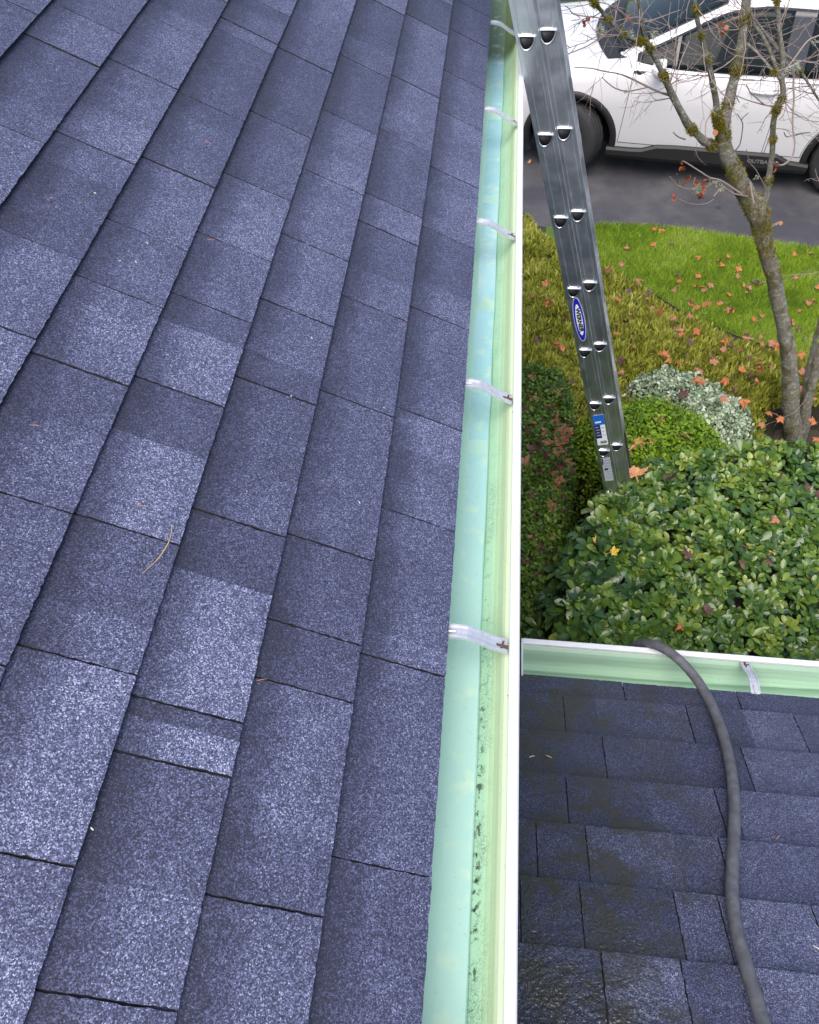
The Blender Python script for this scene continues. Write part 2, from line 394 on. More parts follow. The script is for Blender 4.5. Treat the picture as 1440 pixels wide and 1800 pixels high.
# gutters: K-style trough, 1 mm sheet
PROF_K = PROF = [(-.0385,-1.119),(-.0385,-1.2335),(-.036,-1.236),(.029,-1.236),(.0315,-1.2345),(.040,-1.228),(.049,-1.219),(.056,-1.207),(.060,-1.195),(.063,-1.183),(.0675,-1.173),(.0745,-1.166),(.0815,-1.162),(.0850,-1.1575),(.0865,-1.1525),(.0883,-1.1500),(.0865,-1.1482),(.0762,-1.1482),(.0745,-1.1500),(.0745,-1.1580)]
LIPSEG = 13
def gutter(name, mapf, a0, a1, mats, parent, flip=False, back=None):
    b = MB(); PROF = list(PROF_K); n = len(PROF)
    if back: PROF[0] = (PROF[0][0], back)
    N = max(2, int((a1-a0)/.25))
    V = []
    for i in range(N+1):
        s_ = a0+(a1-a0)*i/N
        sag = .0012*math.sin(s_*2.1)+.0008*math.sin(s_*5.3)
        for (c, z) in PROF: V.append(mapf(s_, c, z+H+sag*0.6))
    F = []; MI = []
    for i in range(N):
        for j in range(n-1):
            F.append((i*n+j, i*n+j+1, (i+1)*n+j+1, (i+1)*n+j)); MI.append(1 if j >= LIPSEG else 0)
    b.add(V, F); b.mi = MI
    if flip: b.f = [f[::-1] for f in b.f]
    o = b.build(name, mats, parent)
    sm = o.modifiers.new('sheet', 'SOLIDIFY'); sm.thickness = .0011; sm.offset = -1; sm.material_offset = 1; sm.material_offset_rim = 1
    return o
def g1map(s_, c, z): return (c, s_, z)
LY2 = 1.1336
def g2map(s_, c, z):
    p = XD*s_+YD*(c-.0883); return (p[0], LY2+p[1], z-(1.975-1.15))
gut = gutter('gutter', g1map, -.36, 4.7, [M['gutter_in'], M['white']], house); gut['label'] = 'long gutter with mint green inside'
gut2 = gutter('gutter', g2map, .1625, 3.6, [M['gutter_in2'], M['white']], house, True, -1.143); gut2['label'] = 'short gutter across the lower roof'
def endcap(mapf, s0, s1, parent):
    b = MB(); pl = PROF[:16]; n = len(pl)
    V = [mapf(s0, c, z+H) for c, z in pl]+[mapf(s1, c, z+H) for c, z in pl]
    b.add(V, [tuple(range(n)), tuple(range(2*n-1, n-1, -1))]+[(i, i+1, n+i+1, n+i) for i in range(n-1)]+[(n-1, 0, n, 2*n-1)])
    # folded rim inside
    for (c, z), (c2, z2) in zip(pl[:-1], pl[1:]):
        pass
    return b.build('end_cap', M['white'], parent)
endcap(g2map, .1580, .1622, gut2); endcap(g2map, 3.6003, 3.603, gut2)
endcap(g1map, 4.7003, 4.703, gut); endcap(g1map, -.363, -.3603, gut)
def hanger_mesh(mapf, s0, parent, flip=1):
    b = MB()
    path = [(-.037,-1.1215),(-.030,-1.1205),(-.008,-1.1205),(.006,-1.1225),(.020,-1.130),(.044,-1.1465),(.0705,-1.1590)]
    wv = .0125
    def strip(y0, y1, up0, up1, sel, mi=0):
        P = [path[i] for i in sel]; V = []
        for c, z in P:
            V += [mapf(s0+y0, c, z+H+up0), mapf(s0+y1, c, z+H+up0), mapf(s0+y1, c, z+H+up1), mapf(s0+y0, c, z+H+up1)]
        F = []
        for i in range(len(P)-1):
            a = i*4
            for q in range(4): F.append((a+q, a+(q+1) % 4, a+4+(q+1) % 4, a+4+q))
        F += [(3,2,1,0), tuple(len(V)-4+q for q in range(4))]
        b.add(V, F, mi)
    al = range(7)
    strip(-wv, wv, 0, .0016, al)
    strip(-wv, -wv+.0045, .0016, .0070, al); strip(wv-.0030, wv, .0016, .0046, al)
    strip(-.0055, .0040, .0016, .0030, [2,3,4,5,6]); strip(-.0030, .0015, .0030, .0042, [4,5])
    # screw through the fascia end and rusty clip at the lip
    p0 = np.array(mapf(s0, -.028, -1.1180+H)); 
    b.tube([np.array(mapf(s0-.001, -.037, -1.1165+H)), np.array(mapf(s0-.001, -.012, -1.1165+H))], .0024, 8, 0)
    b.tube([np.array(mapf(s0-.001, .052, -1.149+H)), np.array(mapf(s0-.001, .071, -1.1565+H))], [.0028,.0034], 8, 1)
    b.tube([np.array(mapf(s0-.0075, .060, -1.151+H)), np.array(mapf(s0+.0075, .064, -1.153+H))], .0020, 6, 1)
    return b.build('hanger', [M['hanger'], M['rust']], parent)
for y in (.062, .645, 1.208, 1.777, 2.343, 2.938, 3.5, 4.1): hanger_mesh(g1map, y, gut)
for x in (.752, 1.36, 1.97, 2.6, 3.2): hanger_mesh(g2map, x, gut2)
# fascia, soffit, walls
b = MB(); b.box((-.062, -.36, H-1.30), (-.040, 4.7, H-1.135)); b.build('fascia', M['fascia'], house)
b = MB(); b.box((-.50, -.36, H-1.322), (-.040, 4.7, H-1.302)); b.build('soffit', M['fascia'], house)
b = MB(); b.box((-4.0, -3.0, 0), (-.50, 4.4, H-1.325)); b.build('wall', M['siding'], house)
b = MB()
q0 = np.array([0, LY2-.0883-.062, 0])
def lowbox(name, x0, x1, y0, y1, z0, z1, mat):
    b = MB(); P = []
    for z in (z0, z1):
        for x, y in ((x0,y0),(x1,y0),(x1,y1),(x0,y1)):
            p = XD*x+YD*y; P.append((p[0], LY2+p[1], z))
    b.hexa(P); return b.build(name, mat, house)
lowbox('fascia', -.36, 3.6, -.150, -.128, H-2.13, H-1.975, M['fascia'])
lowbox('wall', -.495, 3.4, -2.4, -.55, 0, H-2.14, M['siding'])
lowbox('soffit', -.495, 3.6, -2.6, -.128, H-2.152, H-2.132, M['fascia'])

# ------------------------------------------------------------------ hose
k = NB('black_rubber_hose', .55, .4)
k.col(k.mix(k.maprange(k.noise(35, 5, .7), .4, .7), (.070,.071,.083), (.125,.126,.145))).bump(k.noise(400, 2), .1, .001); M['hose'] = k.m
HR = .0124
def onroof(u, v): return at_plane(u, v, O2+N2*(HR+.008), N2)
hp = [np.array([.455,1.26,H-2.75]), np.array([.455,1.235,H-2.40]), np.array([.458,1.205,H-2.14]), np.array([.468,1.172,H-2.00]), at_y(1147, 1129, 1.132), at_y(1168, 1137, 1.103), at_y(1199, 1158, 1.066), at_y(1230, 1193, 1.025)]
hp += [onroof(u, v) for u, v in ((1255,1240),(1269,1278),(1281,1320),(1290,1370),(1294,1411),(1292,1470),(1286.5,1528),(1283,1586),(1290,1630),(1308,1683),(1325,1740),(1340,1790),(1353,1840))]
hp += [hp[-1]+(hp[-1]-hp[-2])*k_ for k_ in (.8,1.6,2.4,3.2,4.0,4.6)]
def catmull(P, n=8):
    P = [np.array(p, float) for p in P]; P = [2*P[0]-P[1]]+P+[2*P[-1]-P[-2]]; o = []
    for i in range(1, len(P)-2):
        for j in range(n):
            t = j/n; a, b_, c, d = P[i-1:i+3]
            o.append(.5*((2*b_)+(-a+c)*t+(2*a-5*b_+4*c-d)*t*t+(-a+3*b_-3*c+d)*t**3))
    o.append(P[-2]); return o
for _ in range(2): hp = [hp[0]]+[.25*a_+.5*b__+.25*c__ for a_, b__, c__ in zip(hp[:-2], hp[1:-1], hp[2:])]+[hp[-1]]
b = MB(); b.tube(catmull(hp), HR, 16)
tag(b.build('hose', M['hose'], None, True), 'thick black rubber hose draped over the lower roof and gutter', 'hose')

# ------------------------------------------------------------------ ladder
k = NB('ladder_aluminium', .34, .5, 1.0)
brush = k.noise(1.0, 5, .65, k.coord(scale=(60, 60, 4)))
c = k.mix(brush, (.64,.65,.69), (.78,.79,.83)); c = k.mix(k.maprange(k.noise(6, 5, .7), .55, .8, 0, .7), c, (.45,.45,.48))
k.col(c).rough(k.maprange(k.noise(18, 4), .3, .7, .30, .46)); M['alu'] = k.m
M['alu_bright'] = simple('flared_rung_rim', (.80,.80,.82), .3, 1.0, var=.1)
M['rung_shade'] = simple('rung_hollow_shade', (.018,.018,.020), .6, 0.0)  # shade inside the hollow rung ends, painted as near-black caps
PHI = 1.2908
LD = np.array([math.cos(PHI), 0, -math.sin(PHI)]); LW = np.array([math.sin(PHI), 0, math.cos(PHI)])
P0 = np.array([.083+.006, 2.6055, -1.0282+H]); P1 = np.array([.1443+.006, 2.6414, -1.0244+H])
base_k = (P0[2])/math.sin(PHI)
lad = thing('ladder', 'aluminium extension ladder leaning on the gutter with its foot in the shrubs', 'ladder', tuple(P0+LD*base_k))
YWID = .43
def rail(P, y, sgn, k0, k1, hw=.034):
    "C-channel rail: web on the outside, flanges turned inwards, two rolled ribs"
    b = MB()
    sec = [(-hw,0),(-hw+.003,-.0012)] if False else []
    web = [(-hw, .022),(-hw, .0015),(-hw+.0015, 0),(-hw+.013, 0),(-hw+.0145, -.0022),(-hw+.0185, -.0022),(-hw+.020, 0),(hw-.020, 0),(hw-.0185, -.0022),(hw-.0145, -.0022),(hw-.013, 0),(hw-.0015, 0),(hw, .0015),(hw, .022),
           (hw-.0025, .022),(hw-.0025, .0030),(-hw+.0025, .0030),(-hw+.0025, .022)]
    V = []
    ks = np.linspace(k0, k1, 24)
    for kk in ks:
        for w_, d_ in web: V.append(P+LD*kk+LW*w_+np.array([0, y-P[1]+sgn*d_, 0]))
    n = len(web); F = []
    for i in range(len(ks)-1):
        for j in range(n): F.append((i*n+j, i*n+(j+1) % n, (i+1)*n+(j+1) % n, (i+1)*n+j))
    F += [tuple(range(n)), tuple(range((len(ks)-1)*n, len(ks)*n))]
    b.add(V, F); return b.build('rail', M['alu'], lad)
def dshape(w_, h_, n=14, r=.25):
    pts = [(-w_/2, 0), (-w_/2+.003, .0022), (w_/2-.003, .0022), (w_/2, 0)]
    for i in range(1, n):
        a = math.pi*i/n; pts.append((w_/2*math.cos(a)*(1-.10*math.sin(a)), -h_*(math.sin(a)**.85)))
    return pts
def rung(P, ya, yb):
    "D-section rung, hollow painted dark, flat side up, rim flared against each rail"
    b = MB(); outer = dshape(.046, .0365); inner = [(x*.87, z*.87-.0022) for x, z in outer]; flare = [(x*1.20, z*1.18+.0030) for x, z in outer]; fl2 = [(x*1.06, z*1.04+.0006) for x, z in outer]
    n = len(outer)
    def ring(sh, y): return [P+np.array([x, y-P[1], z]) for x, z in sh]
    seq = [(inner, ya-.0034, 2), (inner, ya-.006, 1), (fl2, ya-.0085, 1), (flare, ya-.0055, 1), (flare, ya-.0015, 1), (outer, ya+.002, 0), (outer, yb-.002, 0), (flare, yb+.0015, 1), (flare, yb+.0055, 1), (fl2, yb+.0085, 1), (inner, yb+.006, 1), (inner, yb+.0034, 2)]
    V = []; F = []; mi = []
    for sh, y, _ in seq: V += ring(sh, y)
    for i in range(len(seq)-1):
        for j in range(n): F.append((i*n+j, i*n+(j+1) % n, (i+1)*n+(j+1) % n, (i+1)*n+j)); mi.append(max(seq[i][2], seq[i+1][2]) if 2 in (seq[i][2], seq[i+1][2]) else (0 if seq[i][2] == 0 and seq[i+1][2] == 0 else 1))
    F += [tuple(range(n)), tuple(range((len(seq)-1)*n, len(seq)*n))]; mi += [2, 2]
    s0 = len(b.f); b.add(V, F); b.mi[s0:] = mi
    return b.build('rung', [M['alu'], M['alu_bright'], M['rung_shade']], lad, True)
top_k = -1.62
railL = rail(P0, P0[1], 1, top_k, base_k-.02); rail(P0, P0[1]+YWID, -1, top_k, base_k-.02)
base_k1 = P1[2]/math.sin(PHI)-.12
rail(P1, P1[1], 1, top_k-.1, base_k1); rail(P1, P0[1]+YWID-.036, -1, top_k-.1, base_k1)
for i in range(-5, 11):
    rung(P0+LD*(.3048*i), P0[1], P0[1]+YWID)
    rung(P1+LD*(.3048*i), P1[1], P0[1]+YWID-.036)
M['rubber'] = simple('black_rubber', (.02,.02,.02), .8)
for y in (P0[1]-.012, P0[1]+YWID-.022):
    b = MB(); c0 = P0+LD*(base_k-.10); c0[1] = y
    pts = []
    for kk in (0, .10):
        for w_, dy in ((-.03,0),(.04,0),(.04,.034),(-.03,.034)): pts.append(c0+LD*kk+LW*w_+np.array([0,dy,0]))
    b.hexa(pts); b.build('foot', M['rubber'], lad)
# stickers on the near rail
M['logo_blue'] = simple('sticker_blue', (.012,.02,.42), .35); M['logo_white'] = simple('sticker_white', (.82,.85,.88), .35); M['ink'] = simple('sticker_ink', (.012,.012,.015), .5)
M['sky_blue'] = simple('sticker_sky_blue', (.015,.14,.62), .35); M['navy'] = simple('sticker_navy', (.012,.02,.12), .4); M['silver'] = simple('sticker_silver', (.55,.60,.68), .4, .3)
def railpt(kk, w_, off): return P0+LD*kk+LW*w_+np.array([0, -off, 0])
def oval(b, kc, a, c, off, mi, n=48, w0=0.0):
    V = [railpt(kc, w0, off)]+[railpt(kc+a*math.cos(2*math.pi*i/n), w0+c*math.sin(2*math.pi*i/n), off) for i in range(n)]
    V2 = [v+np.array([0, .0006, 0]) for v in V]
    F = [(0, 1+i, 1+(i+1) % n) for i in range(n)]+[(1+i, n+2+i, n+2+(i+1) % n, 1+(i+1) % n) for i in range(n)]
    b.add(V+V2, F, mi)
def text_mesh(s, size, mapf, extr=0.0006, shear=0.0):
    cu = bpy.data.curves.new('lettering', 'FONT'); cu.body = s; cu.size = size; cu.align_x = 'CENTER'; cu.align_y = 'CENTER'; cu.offset = size*.05; cu.shear = shear; cu.resolution_u = 4
    ob = bpy.data.objects.new('lettering', cu); C.objects.link(ob)
    dg = bpy.context.evaluated_depsgraph_get(); me = ob.evaluated_get(dg).to_mesh()
    V = [mapf(v.co.x, v.co.y) for v in me.vertices]; F = [tuple(p.vertices) for p in me.polygons]
    ob.evaluated_get(dg).to_mesh_clear(); bpy.data.objects.remove(ob); bpy.data.curves.remove(cu)
    return V, F
KC = 3.487*.3048
b = MB(); oval(b, KC, .1085, .0205, .0030, 1, w0=-.001); oval(b, KC, .1055, .0188, .0034, 0, w0=-.001); oval(b, KC, .0765, .0118, .0038, 1, w0=-.001)
V, F = text_mesh('WERNER', .0225, lambda x, y: railpt(KC+x*1.30, -.001+y*.95, .0043)); b.add(V, F, 2)
b.build('brand_sticker', [M['logo_blue'], M['logo_white'], M['ink']], lad)
def quad(b, k0, k1, w0, w1, off, mi):
    V = [railpt(k0,w0,off),railpt(k1,w0,off),railpt(k1,w1,off),railpt(k0,w1,off)]
    b.add(V+[v+np.array([0,.0005,0]) for v in V], [(0,1,2,3),(0,4,5,1),(1,5,6,2),(2,6,7,3),(3,7,4,0)], mi)
def kk_of(v):   # rung index from photograph row, measured along the near rail
    rows = [64,236.8,382,506.5,614.8,708.8,791.9,868]; return float(np.interp(v, rows, range(8)))*.3048
b = MB(); ka, kb = kk_of(728.5), kk_of(781)
quad(b, ka, kb, -.022, .024, .0026, 1); quad(b, ka, ka+(kb-ka)*.32, -.022, .024, .0030, 0); quad(b, ka+(kb-ka)*.32, ka+(kb-ka)*.76, -.022, .003, .0030, 2)
for i in range(9): quad(b, ka+(kb-ka)*.86, ka+(kb-ka)*.95, -.008+i*.0030, -.0065+i*.0030+(.0008 if i % 3 else 0), .0030, 3)
for i in range(4): quad(b, ka+(kb-ka)*(.38+.09*i), ka+(kb-ka)*(.40+.09*i), -.018, -.004+.003*(i % 2), .0034, 4)
for i in range(3): quad(b, ka+(kb-ka)*(.40+.12*i), ka+(kb-ka)*(.43+.12*i), .008, .018, .0034, 4)
quad(b, ka+(kb-ka)*.20, ka+(kb-ka)*.25, -.016, .010, .0034, 1)
b.build('size_sticker', [M['sky_blue'], M['logo_white'], M['navy'], M['ink'], M['silver']], lad)
b = MB(); ka, kb = kk_of(804), kk_of(846); quad(b, ka, kb, -.020, .020, .0026, 0)
for i in range(7): quad(b, ka+(kb-ka)*(.08+.12*i), ka+(kb-ka)*(.13+.12*i), -.008+.004*(i % 2), .016, .0030, 1)
quad(b, ka+(kb-ka)*.02, ka+(kb-ka)*.28, -.0185, -.013, .0030, 2); quad(b, ka+(kb-ka)*.44, ka+(kb-ka)*.52, -.012, .002, .0034, 2)
b.build('warning_sticker', [M['silver'], simple('sticker_grey', (.34,.38,.45), .4), M['ink']], lad)

# ------------------------------------------------------------------ car
k = NB('car_white_paint', .28, .5); k.col((.56,.545,.57)); k.b.inputs['Coat Weight'].default_value = .6; k.b.inputs['Coat Roughness'].default_value = .05; M['paint'] = k.m
M['clad'] = simple('black_cladding', (.011,.011,.012), .6, var=.2, scale=80)
k = NB('car_glass', .03, .12); k.col((.008,.012,.014)); M['glass'] = k.m
M['gloss_black'] = simple('gloss_black_trim', (.03,.03,.035), .2)
M['tyre'] = simple('tyre_rubber', (.018,.018,.02), .8, var=.3, scale=90); M['rim'] = simple('wheel_alloy', (.42,.43,.45), .3, .9)
M['well'] = simple('wheel_well_liner', (.006,.006,.007), .9); M['chrome'] = simple('bright_trim', (.7,.7,.72), .2, 1.0)
M['lamp_red'] = simple('tail_lamp_red', (.35,.02,.02), .2); M['lamp_clear'] = simple('headlamp_lens', (.55,.58,.6), .1)
CP = np.array([.888, 8.98, .006]); CA = rad(172.5)
car = thing('car', 'white station wagon parked on the asphalt driveway behind the bare tree', 'car', tuple(CP), CA)
CXa = np.array([math.cos(CA), math.sin(CA), 0]); CYa = np.array([-math.sin(CA), math.cos(CA), 0])
def cw(x, y, z): return CP+CXa*x+CYa*y+np.array([0,0,z])
def crv(pts):
    pts = sorted(pts); xs = np.array([p[0] for p in pts]); ys = np.array([p[1] for p in pts])
    def f(x):
        d = np.zeros(len(xs)); s = np.diff(ys)/np.diff(xs)
        d[1:-1] = np.where(s[:-1]*s[1:] > 0, 2*s[:-1]*s[1:]/(s[:-1]+s[1:]+1e-12), 0); d[0] = s[0]; d[-1] = s[-1]
        i = int(np.clip(np.searchsorted(xs, x)-1, 0, len(xs)-2)); h = xs[i+1]-xs[i]; t = np.clip((x-xs[i])/h, 0, 1)
        return float((2*t**3-3*t*t+1)*ys[i]+(t**3-2*t*t+t)*h*d[i]+(-2*t**3+3*t*t)*ys[i+1]+(t**3-t*t)*h*d[i+1])
    return f
fw = crv([(.95,.42),(.92,.62),(.80,.80),(.5,.90),(0,.932),(-1.4,.935),(-2.7,.935),(-3.4,.905),(-3.75,.83),(-3.88,.70),(-3.93,.5)])
fzd = crv([(.95,.66),(.90,.78),(.80,.86),(.5,.95),(0,1.02),(-.45,1.075),(-.7,1.09),(-2,1.10),(-3.4,1.12),(-3.7,1.08),(-3.86,1.02),(-3.93,.85)])
fzb = crv([(.95,.42),(.88,.27),(.6,.23),(-3.0,.23),(-3.6,.30),(-3.85,.40),(-3.93,.55)])
SEC = [(0,0),(.45,0),(.86,0),(.945,.03),(.972,.12),(.985,.24),(.995,.42),(1.0,.62),(.997,.735),(.985,.80),(.972,.88),(.955,.945),(.93,.985)]
def half(x):
    w_, zd, zb = fw(x), fzd(x), fzb(x); zs = zd-.045
    P = [(w_*a, zb+(zs-zb)*b_) for a, b_ in SEC]
    P += [(w_*.895, zs+.012), (w_*.82, zd-.014), (w_*.6, zd+.004), (w_*.3, zd+.016), (0, zd+.020)]
    return P
def loft(b, xs, fn, mi=0, capA=True, capB=True):
    V = []; n = None
    for x in xs:
        P = fn(x); full = P+[(-y, z) for y, z in P[-2:0:-1]]; n = len(full); V += [cw(x, y, z) for y, z in full]
    F = []
    for i in range(len(xs)-1):
        for j in range(n): F.append((i*n+j, (i+1)*n+j, (i+1)*n+(j+1) % n, i*n+(j+1) % n))
    if capA: F.append(tuple(range(n)))
    if capB: F.append(tuple(range((len(xs)-1)*n, len(xs)*n))[::-1])
    b.add(V, F, mi)
b = MB(); xs = np.concatenate([np.linspace(.95,.5,14), np.linspace(.47,-3.3,70), np.linspace(-3.35,-3.93,14)])
loft(b, xs, half); body = b.build('body', [M['paint'], M['well']], None, True)
# cut the wheel openings
cut = MB()
for ax in (0.0, -2.665):
    n = 40; V = []
    for y in (1.2, .62):
        for i in range(n): V.append(cw(ax+.405*math.cos(2*math.pi*i/n), y, .37+.405*math.sin(2*math.pi*i/n)))
    for y in (-.62, -1.2):
        for i in range(n): V.append(cw(ax+.405*math.cos(2*math.pi*i/n), y, .37+.405*math.sin(2*math.pi*i/n)))
    cut.add(V[:2*n], [(i, n+i, n+(i+1) % n, (i+1) % n) for i in range(n)]+[tuple(range(n)), tuple(range(2*n-1, n-1, -1))], 0)
    cut.add(V[2*n:], [(i, n+i, n+(i+1) % n, (i+1) % n) for i in range(n)]+[tuple(range(n)), tuple(range(2*n-1, n-1, -1))], 0)
cobj = cut.build('cutter', M['well'])
import bmesh
for ob in (cobj, body):
    bm = bmesh.new(); bm.from_mesh(ob.data); bmesh.ops.recalc_face_normals(bm, faces=bm.faces); bm.to_mesh(ob.data); bm.free()
mod = body.modifiers.new('arches', 'BOOLEAN'); mod.object = cobj; mod.operation = 'DIFFERENCE'; mod.solver = 'EXACT'
try: mod.material_mode = 'TRANSFER'
except Exception: pass
dg = bpy.context.evaluated_depsgraph_get(); nm = bpy.data.meshes.new_from_object(body.evaluated_get(dg))
body.modifiers.clear(); body.data = nm; bpy.data.objects.remove(cobj); adopt(body, car)
# greenhouse
fhb = crv([(-.30,.70),(-.55,.83),(-.9,.875),(-1.5,.885),(-3.0,.87),(-3.5,.82),(-3.82,.72)])
fht = crv([(-.30,.66),(-.6,.665),(-1.25,.615),(-2.4,.635),(-3.3,.60),(-3.82,.66)])
zt_pts = [(-3.84,1.06),(-3.55,1.42),(-3.40,1.545),(-3.2,1.585),(-2.8,1.605),(-2.2,1.615),(-1.75,1.605),(-1.45,1.575),(-1.25,1.525),(-1.1,1.445),(-.30,1.035)]
def fzt(x): return float(np.interp(x, [p[0] for p in zt_pts], [p[1] for p in zt_pts]))
CRN = .035
def ztop(x, y): return fzt(x)+CRN*(1-min(1, abs(y)/fht(x))**2.2)
ZB = 1.0
def yside(x, z): q = (z-ZB)/(fzt(x)-ZB); return fhb(x)+(fht(x)-fhb(x))*q
def halfg(x):
    P = [(0, ZB-.05), (fhb(x), ZB-.05), (fhb(x), ZB)]
    for q in (.25,.5,.75,.93): z = ZB+(fzt(x)-ZB)*q; P.append((yside(x, z), z))
    for q in (1.0,.96,.85,.6,.3,0): y = fht(x)*q; P.append((y, ztop(x, y)-(.006 if q == 1.0 else 0)))
    return P
b = MB(); loft(b, np.concatenate([np.linspace(-.30,-1.25,30), np.linspace(-1.28,-3.3,40), np.linspace(-3.33,-3.84,14)]), halfg)
b.build('roof', M['paint'], car, True)
def side_patch(name, x0, x1, zlo, zhi, off, mat, sides=(1,-1), n=24, m_=8, parent=car):
    out = []
    for sg in sides:
        b = MB(); V = []
        for i in range(n+1):
            x = x0+(x1-x0)*i/n
            for j in range(m_+1):
                z = zlo(x)+(zhi(x)-zlo(x))*j/m_; V.append(cw(x, sg*(yside(x, z)+off), z))
        F = [(i*(m_+1)+j, (i+1)*(m_+1)+j, (i+1)*(m_+1)+j+1, i*(m_+1)+j+1) for i in range(n) for j in range(m_)]
        b.add(V, F); o = b.build(name, mat, parent, True); s_ = o.modifiers.new('pane', 'SOLIDIFY'); s_.thickness = .003; s_.offset = 0; out.append(o)
    return out
zbelt = lambda x: 1.065+(-.9-x)*.012
def zhead(x): return min(fzt(x)-.055, 1.535) if x < -1.2 else fzt(x)-.05
side_patch('window_trim', -.53, -3.52, lambda x: zbelt(x)-.012, lambda x: max(zbelt(x)-.004, min(zhead(x)+.016, zbelt(x)-.004+9)), .0035, M['gloss_black'], n=50)
side_patch('side_window', -.57, -.86, zbelt, lambda x: max(zbelt(x)+.004, zhead(x)), .0065, M['glass'])
side_patch('side_window', -.89, -1.80, zbelt, lambda x: max(zbelt(x)+.004, zhead(x)), .0065, M['glass'])
side_patch('side_window', -1.98, -2.82, zbelt, zhead, .0065, M['glass'])
side_patch('side_window', -2.90, -3.42, zbelt, lambda x: zhead(x)-.02, .0065, M['glass'])
def top_patch(name, x0, x1, ins, off, mat, n=20, m_=16):
    b = MB(); V = []
    for i in range(n+1):
        x = x0+(x1-x0)*i/n; hw = fht(x)-ins
        for j in range(m_+1): y = -hw+2*hw*j/m_; V.append(cw(x+off*.45, y, ztop(x, y)+off))
    F = [(i*(m_+1)+j, (i+1)*(m_+1)+j, (i+1)*(m_+1)+j+1, i*(m_+1)+j+1) for i in range(n) for j in range(m_)]
    b.add(V, F); o = b.build(name, mat, car, True); s_ = o.modifiers.new('pane', 'SOLIDIFY'); s_.thickness = .003; s_.offset = 0; return o
top_patch('windshield', -.335, -1.235, .055, .006, M['glass'])
top_patch('rear_window', -3.47, -3.78, .08, .006, M['glass'])
top_patch('sunroof', -1.55, -2.15, .20, .004, M['glass'])
b = MB(); loftx = np.linspace(-.10, -.34, 8); V = []
for x in loftx:
    for j in range(17): y = -.70+1.4*j/16; V.append(cw(x-(abs(y)/.7)**2*.16, y, fzd(x)+.020*(1-(y/.93)**2)+.012))
b.add(V, [(i*17+j, (i+1)*17+j, (i+1)*17+j+1, i*17+j+1) for i in range(7) for j in range(16)]); cb = b.build('cowl', M['clad'], car, True)
b = MB()
for y0 in (.1, -.5): b.tube([cw(-.22, y0, 1.085), cw(-.34, y0+.3, 1.10), cw(-.40, y0+.55, 1.115)], .008, 6)
b.build('wiper', M['clad'], car)
b = MB(); V = [cw(x, y, ztop(x, y)+.012) for x, y in ((-.95,-.32),(-1.04,-.32),(-1.04,-.24),(-.95,-.24))]; b.add(V, [(0,1,2,3)]); b.build('windshield_sticker', simple('sticker_pale_teal', (.5,.7,.72), .4), car)
for sg in (1,-1):
    b = MB(); xs_ = np.linspace(-1.45,-3.35,24)
    V = []
    for i, x in enumerate(xs_):
        e_ = min(1, min(i, 23-i)/2.5); z0 = ztop(x, .56)-.01
        for dy, dz in ((-.032,0),(.032,0),(.022,.040*e_+.012),(-.022,.040*e_+.012)): V.append(cw(x, sg*.565+dy, z0+dz))
    b.add(V, [(i*4+j, i*4+(j+1) % 4, (i+1)*4+(j+1) % 4, (i+1)*4+j) for i in range(23) for j in range(4)]+[(0,1,2,3),(95,94,93,92)])
    b.build('roof_rail', M['gloss_black'], car)
# doors: a dark shut line with the white skin inset in it
def ybody(x, z):
    w_, zd, zb = fw(x), fzd(x), fzb(x); zs = zd-.045; q = (z-zb)/(zs-zb)
    return w_*float(np.interp(q, [s_[1] for s_ in SEC[3:]], [s_[0] for s_ in SEC[3:]]))
def body_patch(b, x0, x1, z0, z1, sg, off, mi, n=20, m_=12, lean=0.0, cutr=None):
    V = []
    for i in range(n+1):
        for j in range(m_+1):
            q = j/m_; z = z0+(z1-z0)*q; a = x0+(lean*(q-.4) if lean else 0); x = a+(x1-a)*i/n
            if cutr:                      # keep clear of the rear wheel opening
                cx_, r_ = cutr; dz = z-.37
                if abs(dz) < r_: xm = cx_+math.sqrt(r_*r_-dz*dz); x = a+(max(x1, xm)-a)*i/n
            V.append(cw(x, sg*(ybody(x, z)+off), z))
    b.add(V, [(i*(m_+1)+j, (i+1)*(m_+1)+j, (i+1)*(m_+1)+j+1, i*(m_+1)+j+1) for i in range(n) for j in range(m_)], mi)
for sg in (1,-1):
    for (x0, x1, cutr) in ((-.49,-1.84,None),(-1.86,-2.80,(-2.665,.47))):
        b = MB(); body_patch(b, x0+.0, x1-.0, .372, 1.035, sg, .0016, 1, lean=-.04 if cutr is None else 0, cutr=cutr)
        body_patch(b, x0-.005, x1+.005, .379, 1.030, sg, .0034, 0, lean=-.04 if cutr is None else 0, cutr=(cutr[0], cutr[1]+.006) if cutr else None)
        d = b.build('door', [M['paint'], M['well']], car, True)
        xm = x1+.17
        b = MB(); V = [cw(xm+.10, sg*(ybody(xm, .95)+.012), .945), cw(xm, sg*(ybody(xm, .95)+.034), .95), cw(xm-.09, sg*(ybody(xm, .95)+.034), .95), cw(xm-.14, sg*(ybody(xm, .95)+.008), .945)]
        b.tube(V, [.010,.014,.014,.010], 8); b.build('handle', M['paint'], d, True)
